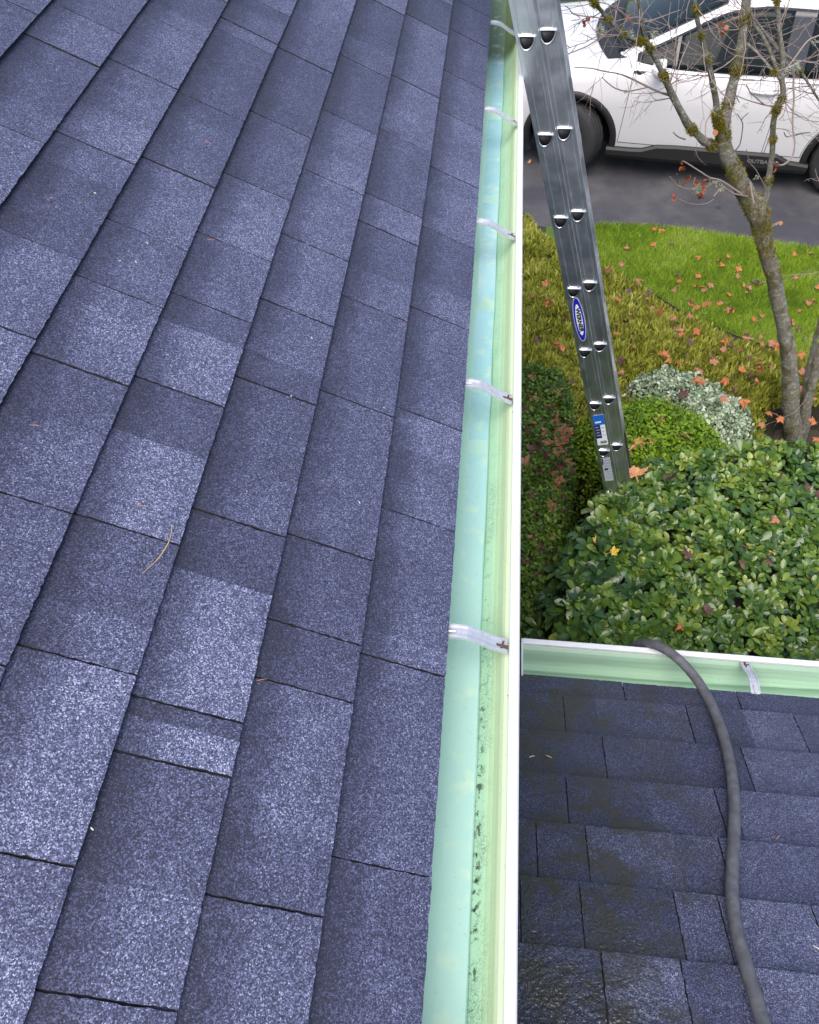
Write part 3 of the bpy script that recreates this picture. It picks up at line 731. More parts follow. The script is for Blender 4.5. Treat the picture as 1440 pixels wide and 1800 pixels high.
# cladding: arch rings, sills with the raised wedge ahead, lettering
for sg in (1,-1):
    for ax in (0.0, -2.665):
        b = MB(); V = []; n = 40
        for i in range(n+1):
            a = rad(-22+224*i/n)
            for r_, o_ in ((.402,-.03),(.402,.016),(.448,.016),(.462,.001)):
                x, z = ax+r_*math.cos(a), max(.19, .37+r_*math.sin(a)); V.append(cw(x, sg*(ybody(ax, min(z, 1.0))+o_), z))
        b.add(V, [(i*4+j, (i+1)*4+j, (i+1)*4+j+1, i*4+j+1) for i in range(n) for j in range(3)]); b.build('arch_cladding', M['clad'], car, True)
    b = MB(); V = []; xs_ = [-.38,-.60,-.72,-.86,-1.05,-1.84,-1.98,-2.11,-2.29]
    zt_ = [.330,.330,.335,.385,.395,.395,.395,.335,.32]
    for x, zt in zip(xs_, zt_):
        for y, z in ((.80,.20),(.90,.205),(.950,.26),(.955,zt-.02),(.938,zt),(.90,zt)): V.append(cw(x, sg*y, z))
    b.add(V, [(i*6+j, (i+1)*6+j, (i+1)*6+j+1, i*6+j+1) for i in range(len(xs_)-1) for j in range(5)]); sill = b.build('sill_cladding', M['clad'], car)
    b = MB(); V, F = text_mesh('OUTBACK', .050, lambda x, y: cw(-1.86-x*1.15 if sg > 0 else -1.86+x*1.15, sg*.9595, .322+y)); b.add(V, F); b.build('lettering', M['chrome'], sill)
    # mirror
    b = MB()
    V = []
    for q, (dx, hw, hz) in enumerate(((.075,.02,.02),(.06,.075,.05),(.02,.105,.078),(-.03,.11,.085),(-.045,.10,.078))):
        for i in range(14):
            a = 2*math.pi*i/14; V.append(cw(-.74+dx, sg*(1.02+hw*math.cos(a)), 1.125+hz*math.sin(a)))
    b.add(V, [(i*14+j, i*14+(j+1) % 14, (i+1)*14+(j+1) % 14, (i+1)*14+j) for i in range(4) for j in range(14)]+[tuple(range(14)), tuple(range(56,70))])
    b.tube([cw(-.74, sg*.87, 1.06), cw(-.74, sg*.95, 1.085)], [.03,.025], 8, 1); b.build('mirror', [M['paint'], M['clad']], car, True)
    # lamps
    b = MB(); body_patch(b, .60, .86, .70, .80, sg, .006, 0, 10, 4); b.build('headlight', M['lamp_clear'], car, True)
    b = MB(); body_patch(b, -3.55, -3.86, .82, .98, sg, .006, 0, 10, 4); b.build('tail_light', M['lamp_red'], car, True)
# bumper cladding and grille at the nose
b = MB(); V = []
for i in range(21):
    y = -.72+1.44*i/20; x = .955-.24*(abs(y)/.72)**2.6
    for z, o_ in ((.26,0),(.30,.012),(.52,.016),(.54,.0)): V.append(cw(x+o_, y, z))
b.add(V, [(i*4+j, (i+1)*4+j, (i+1)*4+j+1, i*4+j+1) for i in range(20) for j in range(3)]); b.build('bumper_cladding', M['clad'], car)
b = MB(); V = []
for i in range(13):
    y = -.42+.84*i/12; x = .958-.05*(abs(y)/.42)**2
    for z, o_ in ((.56,.0),(.58,.012),(.70,.004),(.72,-.015)): V.append(cw(x+o_, y, z))
b.add(V, [(i*4+j, (i+1)*4+j, (i+1)*4+j+1, i*4+j+1) for i in range(12) for j in range(3)]); b.build('grille', M['gloss_black'], car)
def wheel(ax, sg):
    st = rad(-27) if ax == 0.0 else 0.0; cs_, sn_ = math.cos(st), math.sin(st)
    def cw(x, y, z):
        dx, dy = x-ax, y-sg*.78; return CP+CXa*(ax+dx*cs_-dy*sn_)+CYa*(sg*.78+dx*sn_+dy*cs_)+np.array([0,0,z])
    b = MB(); n = 48; R0 = .362; prof = [(.21,-.10),(.25,-.112),(.33,-.108),(.352,-.09),(.362,-.06),(.362,-.046),(.353,-.043),(.353,-.035),(.362,-.032),(.362,-.006),(.353,-.004),(.353,.004),(.362,.006),(.362,.032),(.353,.035),(.353,.043),(.362,.046),(.362,.06),(.352,.09),(.33,.108),(.25,.112),(.21,.10)]
    V = []
    for i in range(n):
        a = 2*math.pi*i/n
        for r_, y in prof:
            tr = .004*(1 if i % 2 else -1) if r_ > .35 else 0
            V.append(cw(ax+(r_+tr)*math.cos(a), sg*.815+y, .362+(r_+tr)*math.sin(a)))
    p = len(prof); b.add(V, [(i*p+j, ((i+1) % n)*p+j, ((i+1) % n)*p+(j+1) % p, i*p+(j+1) % p) for i in range(n) for j in range(p)])
    wh = b.build('wheel', M['tyre'], car, True)
    b = MB(); yo = sg*.815+sg*.085
    V = [];
    for r_, y in ((.232,-.10*sg),(.232,.02*sg),(.222,.024*sg),(.21,.0)):
        for i in range(n): a = 2*math.pi*i/n; V.append(cw(ax+r_*math.cos(a), yo+y, .362+r_*math.sin(a)))
    b.add(V, [(i*n+j, i*n+(j+1) % n, (i+1)*n+(j+1) % n, (i+1)*n+j) for i in range(3) for j in range(n)])
    for s_ in range(5):
        for da in (-.16, .16):
            a = 2*math.pi*s_/5+.3; a2 = a+da
            P = [(.05,a-.25),(.05,a+.25),(.215,a2+.07),(.215,a2-.07)]
            V = [cw(ax+r_*math.cos(q), yo+dy, .362+r_*math.sin(q)) for dy in (-.01*sg, .014*sg) for r_, q in P]; b.hexa(V)
    b.tube([cw(ax, yo-.02*sg, .362), cw(ax, yo+.022*sg, .362)], .055, 20)
    b.build('rim', M['rim'], wh)
    b = MB(); b.tube([cw(ax, sg*.70, .362), cw(ax, sg*.79, .362)], .205, 24); b.build('brake_disc', M['well'], wh)
for ax in (0.0, -2.665):
    for sg in (1,-1): wheel(ax, sg)

# ------------------------------------------------------------------ foliage helpers
def leafmat(name, cols, rough=.4, spec=.5, trans=.25):
    k = NB(name, rough, spec)
    v = k.attr('tint'); stops = [(i/(len(cols)-1), c) for i, c in enumerate(cols)]
    c = k.ramp(v, stops); c = k.mix(k.math('MULTIPLY', k.noise(3.0, 2), .35), c, tuple(q*.75 for q in cols[len(cols)//2]))
    k.col(c)
    tr = k.n('ShaderNodeBsdfTranslucent'); k.l(c, tr.inputs['Color'])
    ms = k.n('ShaderNodeMixShader'); ms.inputs[0].default_value = trans
    out = k.t.nodes['Material Output']; k.l(k.b.outputs[0], ms.inputs[1]); k.l(tr.outputs[0], ms.inputs[2]); k.l(ms.outputs[0], out.inputs['Surface'])
    return k.m
def frames(nrm, spin, rngl):
    "orthonormal frames: z = nrm, x random about it"
    n = nrm/np.linalg.norm(nrm, axis=1, keepdims=True)
    a = np.where(np.abs(n[:, 2:3]) < .9, np.array([[0,0,1.0]]), np.array([[1.0,0,0]]))
    x = np.cross(a, n); x /= np.linalg.norm(x, axis=1, keepdims=True); y = np.cross(n, x)
    c, s = np.cos(spin)[:, None], np.sin(spin)[:, None]
    return x*c+y*s, -x*s+y*c, n
def scatter(name, pos, X, Y, Z, size, tmplV, tmplF, tint, mat, parent=None, smooth=False):
    N = len(pos); tv = np.array(tmplV, float); nv = len(tv)
    V = pos[:, None, :]+size[:, None, None]*(tv[None, :, 0:1]*X[:, None, :]+tv[None, :, 1:2]*Y[:, None, :]+tv[None, :, 2:3]*Z[:, None, :])
    V = V.reshape(-1, 3)
    loops = []; starts = []; tot = []
    base = np.arange(N)*nv
    me = bpy.data.meshes.new(name)
    fl = [np.array(f) for f in tmplF]; per = sum(len(f) for f in fl)
    L = np.concatenate([base[:, None]+f[None, :] for f in fl], axis=1).reshape(-1)
    lens = np.array([len(f) for f in fl]); st = np.concatenate([[0], np.cumsum(lens)[:-1]])
    starts = (np.arange(N)[:, None]*per+st[None, :]).reshape(-1)
    me.vertices.add(len(V)); me.vertices.foreach_set('co', V.astype(np.float32).ravel())
    me.loops.add(len(L)); me.loops.foreach_set('vertex_index', L.astype(np.int32))
    me.polygons.add(len(starts)); me.polygons.foreach_set('loop_start', starts.astype(np.int32))
    me.update(calc_edges=True); me.validate()
    a = me.attributes.new('tint', 'FLOAT', 'FACE'); a.data.foreach_set('value', np.repeat(tint, len(fl)).astype(np.float32))
    if smooth: me.polygons.foreach_set('use_smooth', [True]*len(me.polygons))
    me.materials.append(mat); return link(name, me, parent)
def noise2(x, y, s, seed=0.0): return np.array([mnoise.noise(Vector((a*s+seed, b_*s, seed*1.7))) for a, b_ in zip(x, y)])
def inpoly(x, y, poly):
    c = np.zeros(len(x), bool); n = len(poly)
    for i in range(n):
        x1, y1 = poly[i]; x2, y2 = poly[(i+1) % n]
        t = ((y1 > y) != (y2 > y)) & (x < (x2-x1)*(y-y1)/(y2-y1+1e-12)+x1); c ^= t
    return c
LEAF = ([(0,0,0),(.15,.22,.05),(.25,.50,.07),(.24,.76,.04),(.12,.93,-.02),(0,1.0,-.05),(-.12,.93,-.02),(-.24,.76,.04),(-.25,.50,.07),(-.15,.22,.05),(0,.25,0),(0,.55,0),(0,.80,-.02)],
        [(0,1,10),(0,10,9),(1,2,11,10),(10,11,8,9),(2,3,12,11),(11,12,7,8),(3,4,5,12),(12,5,6,7)])
SMALL = ([(0,0,0),(.32,.5,.06),(0,1.0,0),(-.32,.5,.06)], [(0,1,2),(0,2,3)])
BLADE = ([(-.06,0,0),(.06,0,0),(.05,.55,.06),(0,1,.2),(-.05,.55,.06)], [(0,1,2,4),(4,2,3)])

class Mound:
    "shrub surface: height over a closed outline, vertical flanks, lumpy top"
    def __init__(s, poly, h, edge, lump, ls, seed, z0=0.0, base=.35):
        s.poly = poly; s.h = h; s.edge = edge; s.lump = lump; s.ls = ls; s.seed = seed; s.z0 = z0; s.base = base; s.pit = None
        P = np.array(poly); s.lo = P.min(0); s.hi = P.max(0); s.A = P; s.B = np.roll(P, -1, 0)
    def dist(s, x, y):
        p = np.stack([x, y], 1)[:, None, :]; ab = (s.B-s.A)[None]; ap = p-s.A[None]
        t = np.clip((ap*ab).sum(2)/((ab**2).sum(2)+1e-12), 0, 1)[..., None]
        d = np.linalg.norm(ap-ab*t, axis=2).min(1); return np.where(inpoly(x, y, s.poly), d, -d)
    def top(s, x, y):
        d = np.clip(s.dist(x, y)/s.edge, 0, 1); q = np.sqrt(np.maximum(0, 1-(1-d)**2))
        z = s.h*(s.base+(1-s.base)*q)+s.lump*noise2(x, y, s.ls, s.seed)+.4*s.lump*noise2(x, y, s.ls*2.7, s.seed+4)
        if s.pit is not None:
            e = np.hypot((x-s.pit[0])/s.pit[2], (y-s.pit[1])/s.pit[3]); z = z*np.clip((e-.55)/.5, .04, 1)
        return s.z0+z
    def sample(s, n):
        x = np.zeros(0); y = np.zeros(0)
        while len(x) < n:
            a = rng.uniform(s.lo[0], s.hi[0], n*2); b_ = rng.uniform(s.lo[1], s.hi[1], n*2); k_ = inpoly(a, b_, s.poly)
            x = np.concatenate([x, a[k_]]); y = np.concatenate([y, b_[k_]])
        return x[:n], y[:n]
    def surf(s, n, side=.35):
        "points and outward normals over the top and down the flanks"
        nt_ = int(n*(1-side)); x, y = s.sample(nt_); z = s.top(x, y); e = .02
        gx = (s.top(x+e, y)-s.top(x-e, y))/(2*e); gy = (s.top(x, y+e)-s.top(x, y-e))/(2*e)
        ok = np.abs(gx)+np.abs(gy) < 14
        nr = np.stack([-gx, -gy, np.ones(nt_)], 1); nr /= np.linalg.norm(nr, axis=1, keepdims=True)
        P = np.stack([x, y, z], 1)
        ns = n-nt_; L = np.linalg.norm(s.B-s.A, axis=1); i = rng.choice(len(L), ns, p=L/L.sum()); t = rng.uniform(0, 1, (ns, 1))
        p2 = s.A[i]+(s.B[i]-s.A[i])*t; dv = (s.B-s.A)[i]/L[i][:, None]; out = np.stack([dv[:, 1], -dv[:, 0]], 1)
        area = .5*np.sum(s.A[:, 0]*s.B[:, 1]-s.B[:, 0]*s.A[:, 1]); out *= 1 if area > 0 else -1
        hz = rng.uniform(.02, 1.0, ns)*(s.h*(s.base+.05)); bul = .03*np.sin(hz/s.h*3.1)[:, None]
        P2 = np.concatenate([p2+out*bul, s.z0+hz[:, None]], 1); N2_ = np.concatenate([out, np.full((ns, 1), .35)], 1)
        return np.concatenate([P, P2]), np.concatenate([nr, N2_])
    def core(s, name, mat, parent, inset=.05, drop=.05, res=.05):
        nx = max(3, int((s.hi[0]-s.lo[0])/res)); ny = max(3, int((s.hi[1]-s.lo[1])/res))
        gx, gy = np.meshgrid(np.linspace(s.lo[0], s.hi[0], nx), np.linspace(s.lo[1], s.hi[1], ny), indexing='ij')
        x, y = gx.ravel(), gy.ravel(); d = s.dist(x, y); z = np.where(d > inset*.6, s.top(x, y)-drop, s.z0-.02); z = np.maximum(z, s.z0-.02)
        b = MB(); F = [(i*ny+j, (i+1)*ny+j, (i+1)*ny+j+1, i*ny+j+1) for i in range(nx-1) for j in range(ny-1)
                       if max(d[i*ny+j], d[(i+1)*ny+j], d[(i+1)*ny+j+1], d[i*ny+j+1]) > 0]
        b.add(np.stack([x, y, z], 1), F); return b.build(name, mat, parent, True)
k = NB('shrub_inner_twigs', .95); k.col(k.mix(k.noise(70, 5, .7), (.006,.007,.003), (.030,.024,.014))).bump(k.noise(80, 4), .8, .03); M['twigs_dark'] = k.m

# clipped dark hedge beside the house
def pz(pts, z): return [tuple(at_z(u, v, z)[:2]) for u, v in pts]
hz = .96
hed_poly = [(.02, 1.45)]+pz([(988,1120),(1000,1000),(1012,900),(1017,800),(1018,715),(1008,655),(985,640),(950,634),(917,632)], hz)+[(.02, at_z(917,640,hz)[1])]
M['box_dark'] = leafmat('boxwood_dark_leaf', [(.022,.052,.008),(.065,.135,.016),(.125,.22,.026),(.21,.32,.05)], .5, .35, .2)
M['box_lime'] = leafmat('boxwood_bright_leaf', [(.06,.12,.006),(.13,.24,.010),(.21,.35,.016),(.32,.44,.03)], .5, .4, .25)
def boxwood(name, mound, label, cat, mat, n, size, litter=None):
    t = thing(name, label, cat, (float(mound.A[:, 0].mean()), float(mound.A[:, 1].mean()), 0))
    mound.core('branches', M['twigs_dark'], t, drop=.045)
    P, Nn = mound.surf(n, .22); P = P-Nn*rng.normal(.006, .020, (n, 1))
    nn = Nn+rng.normal(0, .75, Nn.shape); nn[:, 2] += .35
    X, Y, Z = frames(nn, rng.uniform(0, 6.28, n), rng)
    clump = noise2(P[:, 0], P[:, 1], 24, 3)*.5+noise2(P[:, 0], P[:, 1], 7, 9)*.5
    ti = np.clip(.42+.55*clump+rng.normal(0, .27, n), 0, 1)
    scatter('foliage', P, X, Y, Z, rng.uniform(.7, 1.3, n)*size, *SMALL, ti, mat, t)
    return t
hedge_m = Mound(hed_poly, hz, .11, .07, 6, 1.0, base=.62)
boxwood('hedge', hedge_m, 'clipped dark green hedge strewn with brown leaves beside the house', 'hedge', M['box_dark'], 34000, .027)
bz = 1.02
c_ = [at_z(u, v, bz-.1)[:2] for u, v in ((1012,800),(1272,775),(1110,686))]
bc = ((c_[0][0]+c_[1][0])/2+.0, c_[2][1]-.42)
ball = Mound([(bc[0]+.02+(.51+.03*math.sin(3*a))*math.cos(a), bc[1]-.02+(.48+.03*math.cos(4*a))*math.sin(a)) for a in np.linspace(0, 2*math.pi, 33)[:-1]], bz, .36, .05, 7, 5.0, base=.45)
boxwood('boxwood_shrub', ball, 'rounded bright green boxwood shrub behind the ladder foot', 'shrub', M['box_lime'], 17000, .024)

# grey-white variegated low shrub
vz = .42
vpoly = pz([(1103,668),(1120,652),(1150,640),(1190,638),(1230,648),(1270,665),(1305,690),(1330,722),(1322,760),(1290,772),(1240,745),(1190,712),(1140,690)], vz)
var = Mound(vpoly, vz, .12, .08, 9, 2.0, base=.72)
M['varieg'] = leafmat('variegated_leaf', [(.04,.09,.03),(.16,.24,.12),(.46,.54,.40),(.70,.75,.62)], .5, .4, .2)
t = thing('variegated_shrub', 'low white and grey green variegated shrub between the boxwood and the tree', 'shrub', (float(var.A[:,0].mean()), float(var.A[:,1].mean()), 0))
var.core('branches', M['twigs_dark'], t, drop=.06)
n = 9000; P, Nn = var.surf(n, .3); P = P-Nn*np.abs(rng.normal(0, .03, (n, 1))); nn = Nn+rng.normal(0, .8, Nn.shape); nn[:, 2] += .4
X, Y, Z = frames(nn, rng.uniform(0, 6.28, n), rng)
scatter('foliage', P, X, Y, Z, rng.uniform(.7, 1.3, n)*.030, *SMALL, np.clip(.5+.5*noise2(P[:,0], P[:,1], 16, 1)+rng.normal(0, .25, n), 0, 1), M['varieg'], t)

# big glossy evergreen with leaves in whorls
gz_ = 1.43
gpoly = pz([(958,1062),(962,1000),(1000,905),(1054,826),(1080,808),(1130,780),(1190,772),(1250,762),(1320,744),(1400,750),(1500,755),(1700,770)], gz_)+[(3.2,1.55),(3.2,1.27),(.45,1.27)]
glo = Mound(gpoly, gz_, .16, .045, 6.5, 8.0, base=.60)
M['gloss_leaf'] = leafmat('glossy_leaf', [(.014,.044,.022),(.034,.088,.024),(.080,.155,.024),(.175,.255,.034),(.28,.33,.06)], .30, .55, .15)
t = thing('evergreen_shrub', 'broad evergreen shrub with glossy whorled leaves in front of the short gutter', 'shrub', (1.5, 2.2, 0))
glo.core('branches', M['twigs_dark'], t, drop=.11, inset=.08)
def whorls(nw, depth, size, tint0):
    P, Nn = glo.surf(nw, .22); P = P-Nn*(rng.uniform(0, 1, (nw, 1))*.03+depth)
    pos = []; XX = []; YY = []; ZZ = []; sz = []; ti = []
    for p, n_ in zip(P, Nn):
        n_ = n_/np.linalg.norm(n_); ax = n_+rng.normal(0, .28, 3)+np.array([0,-.05,.35]); ax /= np.linalg.norm(ax)
        x = np.cross(ax, [.3,.8,.1]); x /= np.linalg.norm(x); y = np.cross(ax, x); m_ = rng.integers(5, 9); a0 = rng.uniform(0, 6.28); s0 = size*rng.uniform(.62, 1.38)
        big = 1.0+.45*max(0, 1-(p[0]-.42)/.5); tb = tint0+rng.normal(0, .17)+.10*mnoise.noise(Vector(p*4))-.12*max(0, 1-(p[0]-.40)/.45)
        for q in range(m_):
            a = a0+q*2.4; el = rng.uniform(.05, .65) if q < m_-2 else rng.uniform(.8, 1.2)
            d = (math.cos(a)*x+math.sin(a)*y)*math.cos(el)+ax*math.sin(el); zz = ax*math.cos(el)-(math.cos(a)*x+math.sin(a)*y)*math.sin(el); xx = np.cross(d, zz)
            pos.append(p+d*.006); XX.append(xx*rng.uniform(.85, 1.1)); YY.append(d); ZZ.append(zz); sz.append(s0*big*(1 if q < m_-2 else .65)*rng.uniform(.85, 1.15)); ti.append(np.clip(tb+(.10 if q >= m_-2 else 0)+rng.normal(0, .09)+(.5 if rng.random() < .02 else 0), 0, 1))
    return np.array(pos), np.array(XX), np.array(YY), np.array(ZZ), np.array(sz), np.array(ti)
WL = [np.concatenate(z) for z in zip(whorls(3500, 0, .044, .48), whorls(1700, .05, .044, .28))]  # lower layer tinted darker: self-shadow put into the leaf colour
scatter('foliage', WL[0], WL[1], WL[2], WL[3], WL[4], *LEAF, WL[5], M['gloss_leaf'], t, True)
# heather ground cover and lawn blades
hbed = pz([(905,360),(935,366),(962,398),(1050,450),(1120,478),(1200,532),(1300,578),(1440,615),(1600,650)], .28)+[(4.2,3.2),(2.0,3.4)]+pz([(1330,800),(1100,780),(1000,740),(905,720)], .28)
hea = Mound(hbed, .30, .25, .06, 3.2, 6.0, base=.55)
TB = at_z(1397, 772, 0.0); hea.pit = (TB[0]+.06, TB[1]-.22, .42, .55)
M['heather'] = leafmat('heather_sprig', [(.07,.08,.015),(.20,.22,.026),(.37,.39,.050),(.52,.52,.11),(.62,.58,.20)], .6, .3, .25)
b_ = hea.core('flower_bed', M['twigs_dark'], None, drop=.08, inset=.16, res=.07); tag(b_, kind='structure')
nc = 5200; cx_, cy_ = hea.sample(nc); ct = .42+.30*noise2(cx_, cy_, 2.4, 2)+.16*np.clip((1.3-cx_)/1.6, 0, 1)+rng.normal(0, .13, nc); ch = rng.uniform(.6, 1.25, nc)
per = 24; n = nc*per; ci = np.repeat(np.arange(nc), per); off = rng.normal(0, .026, (n, 2))
x = cx_[ci]+off[:, 0]; y = cy_[ci]+off[:, 1]; rr_ = np.hypot(off[:, 0], off[:, 1])
z = hea.top(x, y)-.035+.040*(ch[ci]-1)-rr_*.5; pe = np.hypot((x-hea.pit[0])/hea.pit[2], (y-hea.pit[1])/hea.pit[3]); keep = (pe > .86) & (hea.dist(x, y) > -.02)
yd_ = np.stack([off[:, 0]*13+rng.normal(0, .20, n), off[:, 1]*13+rng.normal(0, .20, n), np.ones(n)], 1); yd_ /= np.linalg.norm(yd_, axis=1, keepdims=True)
xr = rng.normal(0, 1, (n, 3)); X = np.cross(yd_, xr); X /= np.linalg.norm(X, axis=1, keepdims=True); Z = np.cross(X, yd_)
ti = np.clip(ct[ci]-rr_*2.2+rng.normal(.06, .16, n), 0, 1); sz_ = rng.uniform(.030, .062, n)*ch[ci]
x, y, z, X, yd_, Z, ti, sz_ = x[keep], y[keep], z[keep], X[keep], yd_[keep], Z[keep], ti[keep], sz_[keep]
hs = scatter('heather', np.stack([x, y, z-.02], 1), X*2.1, yd_, Z, sz_, *BLADE, ti, M['heather'])
tag(hs, 'yellow green heather ground cover between the hedge and the lawn', 'ground cover', kind='stuff')
M['grass'] = leafmat('grass_blade', [(.08,.14,.012),(.17,.28,.016),(.28,.42,.026),(.38,.50,.06),(.48,.52,.14)], .5, .3, .3)
lp = [tuple(p) for p in EDGE[3:13]]+[(4.2,6.4),(4.2,4.6)]+INNER[:]
lm = Mound(lp, .02, .2, 0, 1, 0)
n = 95000; x, y = lm.sample(n)
ed_ = lm.dist(x, y); jx = rng.normal(0, .012, n); x = x+jx
yd_ = np.stack([rng.normal(0, .45, n), rng.normal(.1, .45, n), np.ones(n)], 1); yd_ /= np.linalg.norm(yd_, axis=1, keepdims=True)
xr = rng.normal(0, 1, (n, 3)); X = np.cross(yd_, xr); X /= np.linalg.norm(X, axis=1, keepdims=True); Z = np.cross(X, yd_)
ti = np.clip(.50+.42*noise2(x, y, 1.9, 4)+.30*noise2(x, y, 7, 7)+rng.normal(0, .17, n), 0, 1)
gs = scatter('grass', np.stack([x, y, np.full(n, .011)], 1), X*.55, yd_, Z, rng.uniform(.03, .062, n), *BLADE, ti, M['grass'])
tag(gs, 'short bright green grass blades of the lawn beside the driveway', 'grass', kind='stuff')

# ------------------------------------------------------------------ tree
k = NB('tree_bark', .85, .3)
lich = k.maprange(k.noise(42, 5, .75), .52, .58, 0, 1); ms_ = k.maprange(k.noise(9, 4, .6), .52, .64, 0, 1)
c = k.mix(k.noise(60, 4), (.15,.135,.105), (.31,.29,.24)); c = k.mix(k.math('MULTIPLY', lich, .75), c, (.44,.45,.40)); c = k.mix(k.math('MULTIPLY', ms_, .75), c, (.10,.088,.018))
k.col(c).bump(k.noise(70, 6, .8), 1.0, .02); M['bark'] = k.m
M['moss'] = leafmat('tree_moss', [(.05,.042,.006),(.12,.100,.010),(.20,.17,.018),(.30,.27,.05)], .9, .1, .1)
M['twig'] = simple('twig_bark', (.24,.185,.165), .75, var=.4, scale=50); M['lichen'] = leafmat('lichen_tuft', [(.26,.30,.20),(.40,.44,.32),(.52,.56,.44)], .9, .1, .1)
M['cutwood'] = simple('cut_wood', (.36,.14,.075), .8, var=.4, scale=200)
TB = at_z(1397, 772, 0.0)
tb = thing('tree', 'leafless mossy small tree with several trunks between the heather and the driveway', 'tree', tuple(TB))
YB = TB[1]
def tp(u, v, dy=0.0): return at_y(u, v, YB+dy)
def lim(pts, n=10, dy0=0.0, dy1=0.0, mi=0, bb=None, jit=.22):
    P = []; Rr = []
    for i, (u, v, r_) in enumerate(pts):
        q = i/max(1, len(pts)-1); p = tp(u, v, dy0+(dy1-dy0)*q); dep = np.dot(p-np.array([0,0,H]), RB[2]); P.append(p); Rr.append(r_*dep/F_PX)
    C_ = catmull(P, 5); rr = .84*np.interp(np.linspace(0, len(P)-1, len(C_)), range(len(P)), Rr)
    bb.tube(C_, rr, n, mi, jit=jit); return C_, rr
trunk = MB(); LIMBS = []
def L(pts, **kw): c, r = lim(pts, bb=trunk, **kw); LIMBS.append((c, r)); return c, r
g = at_z(1400, 800, -.02)
L([(1402,800,19),(1393,740,18),(1391,700,16.5),(1388,640,15.5),(1379,580,15),(1366,520,15),(1359,480,15.5),(1350,450,15.5),(1343,425,15),(1338,400,18),(1330,370,22),(1314,345,19),(1302,320,17),(1290,295,16),(1276,265,15),(1270,245,16)], n=16)
L([(1276,262,9),(1262,210,8),(1259.5,184,7),(1255,156,6.3),(1249,125,6),(1243,102,5.6),(1235,70,5.2),(1229,47,5),(1224,23,4.6),(1218,-20,4.2),(1205,-90,3.5)], dy1=-.12)
L([(1272,248,14),(1272,225,13),(1277,195,11.5),(1284,164,11),(1293,133,10.6),(1300,101,10.2),(1305.6,70,9.6),(1309.5,39,9.4),(1312,0,9),(1316,-60,8),(1325,-130,6.5)], n=12, dy1=.16)
L([(1272,262,9),(1245.5,253,8.5),(1232,242,8.3),(1212,222,8.2),(1195.5,194,7.4),(1181.7,167,6.8),(1174,148,6.4),(1163,125,6),(1148,94,5.6),(1138,75,5.6),(1130,52,5),(1127,30,4.2),(1122,0,3.6),(1118,-30,3)], dy1=-.30)
L([(1140,78,5),(1118,70,4.6),(1096,60,4.6),(1075,40,4.3),(1058,20,4),(1042,0,4.4),(1028,-22,4)], dy0=-.26, dy1=-.50)
L([(1335,372,7),(1343,358,7.6),(1348,338,6.8),(1351,317,6.3),(1355,290,5.8),(1358,261,5.6),(1359.4,219,6),(1363.6,197,6.4),(1369,184,7.2),(1377,164,6),(1374,133,5.8),(1376,101,5.5),(1371,62,5),(1369,31,5),(1365,0,5.2),(1360,-60,4)], dy1=.06)
L([(1372,140,4),(1368,128,4.4),(1362,110,4),(1355.6,94,3.8),(1343,67,3.6),(1330,48,3.2),(1324,40,2.8)], dy0=.03, dy1=.14, n=8)
L([(1308,74,3.4),(1322,84,3),(1340,102,2.8),(1356,121,2.8),(1366,132,2.8)], dy0=.10, dy1=.02, n=8)
L([(1318,24,3),(1335,45,3),(1362,81,3),(1378,95,3),(1393,106,3),(1410,130,2.8),(1425,152,2.6),(1440,176,2.4),(1470,215,2)], dy0=.15, dy1=.30, n=8)
L([(1404,775,13),(1414,750,11.5),(1417,722,10),(1424,690,9.5),(1431,660,9.5),(1440,622,9),(1462,560,8.5),(1490,470,8),(1520,380,7)], dy1=.0, n=12)
L([(1409,735,6),(1415,690,5.5),(1419,660,5.5),(1428,620,5.2),(1437,585,5),(1450,540,4.6),(1475,460,4)], dy0=.06, dy1=.2)
L([(1345,402,4),(1357,398,3.6),(1371,392,3.8)], n=10); L([(1343,496,3.5),(1330,497,4.2),(1323,492,3.4)], n=8)
L([(1278,268,4),(1284,275,4.2)], n=6)
CUTS = []
for (u, v, r_, dy) in ((1257.5,233,4.2,-.07),(1372.5,392,3.6,-.03)):
    b = MB(); CUTS.append(b); p = tp(u, v, dy); d_ = np.array([0,0,H])-p; d_ /= np.linalg.norm(d_); b.tube([p-d_*.035, p], r_*4.9/F_PX, 12)
trunk_o = trunk.build('trunk', M['bark'], tb, True); [q.build('pruning_cut', M['cutwood'], trunk_o) for q in CUTS]
# moss tufts
pos = []; nrm = []
MOSS = [(1338,398,22,260),(1332,372,20,200),(1325,350,16,120),(1305,300,12,130),(1298,285,12,90),(1266,222,13,300),(1264,205,12,200),(1272,238,13,200),(1251,253,9,120),(1210,228,9,110),(1336,430,12,110),(1343,445,12,120),(1330,495,8,50),(1309,33,9,110),(1298,122,8,90),(1290,128,7,50),(1285,185,7,60),(1225,17,6,60),(1232,60,5,30),(1252,100,5,30),(1165,128,7,90),(1162,138,7,60),(1141,82,6,70),(1130,70,8,110),(1122,68,6,60),(1096,58,5,40),(1045,2,7,80),(1072,30,4,40),(1365,190,9,110),(1375,172,7,60),(1360,243,6,60),(1368,2,7,60),(1363,124,5,40),(1350,318,6,60),(1360,470,7,40),(1398,735,10,60),(1390,690,8,30),(1418,118,4,25)]
allc = np.array([q for c, r in LIMBS for q in c]); allr = np.array([q for c, r in LIMBS for q in r])
dirs = (allc-np.array([0,0,H]))@RB.T; UV = np.stack([CX+F_PX*dirs[:,0]/dirs[:,2], CY-F_PX*dirs[:,1]/dirs[:,2]], 1)
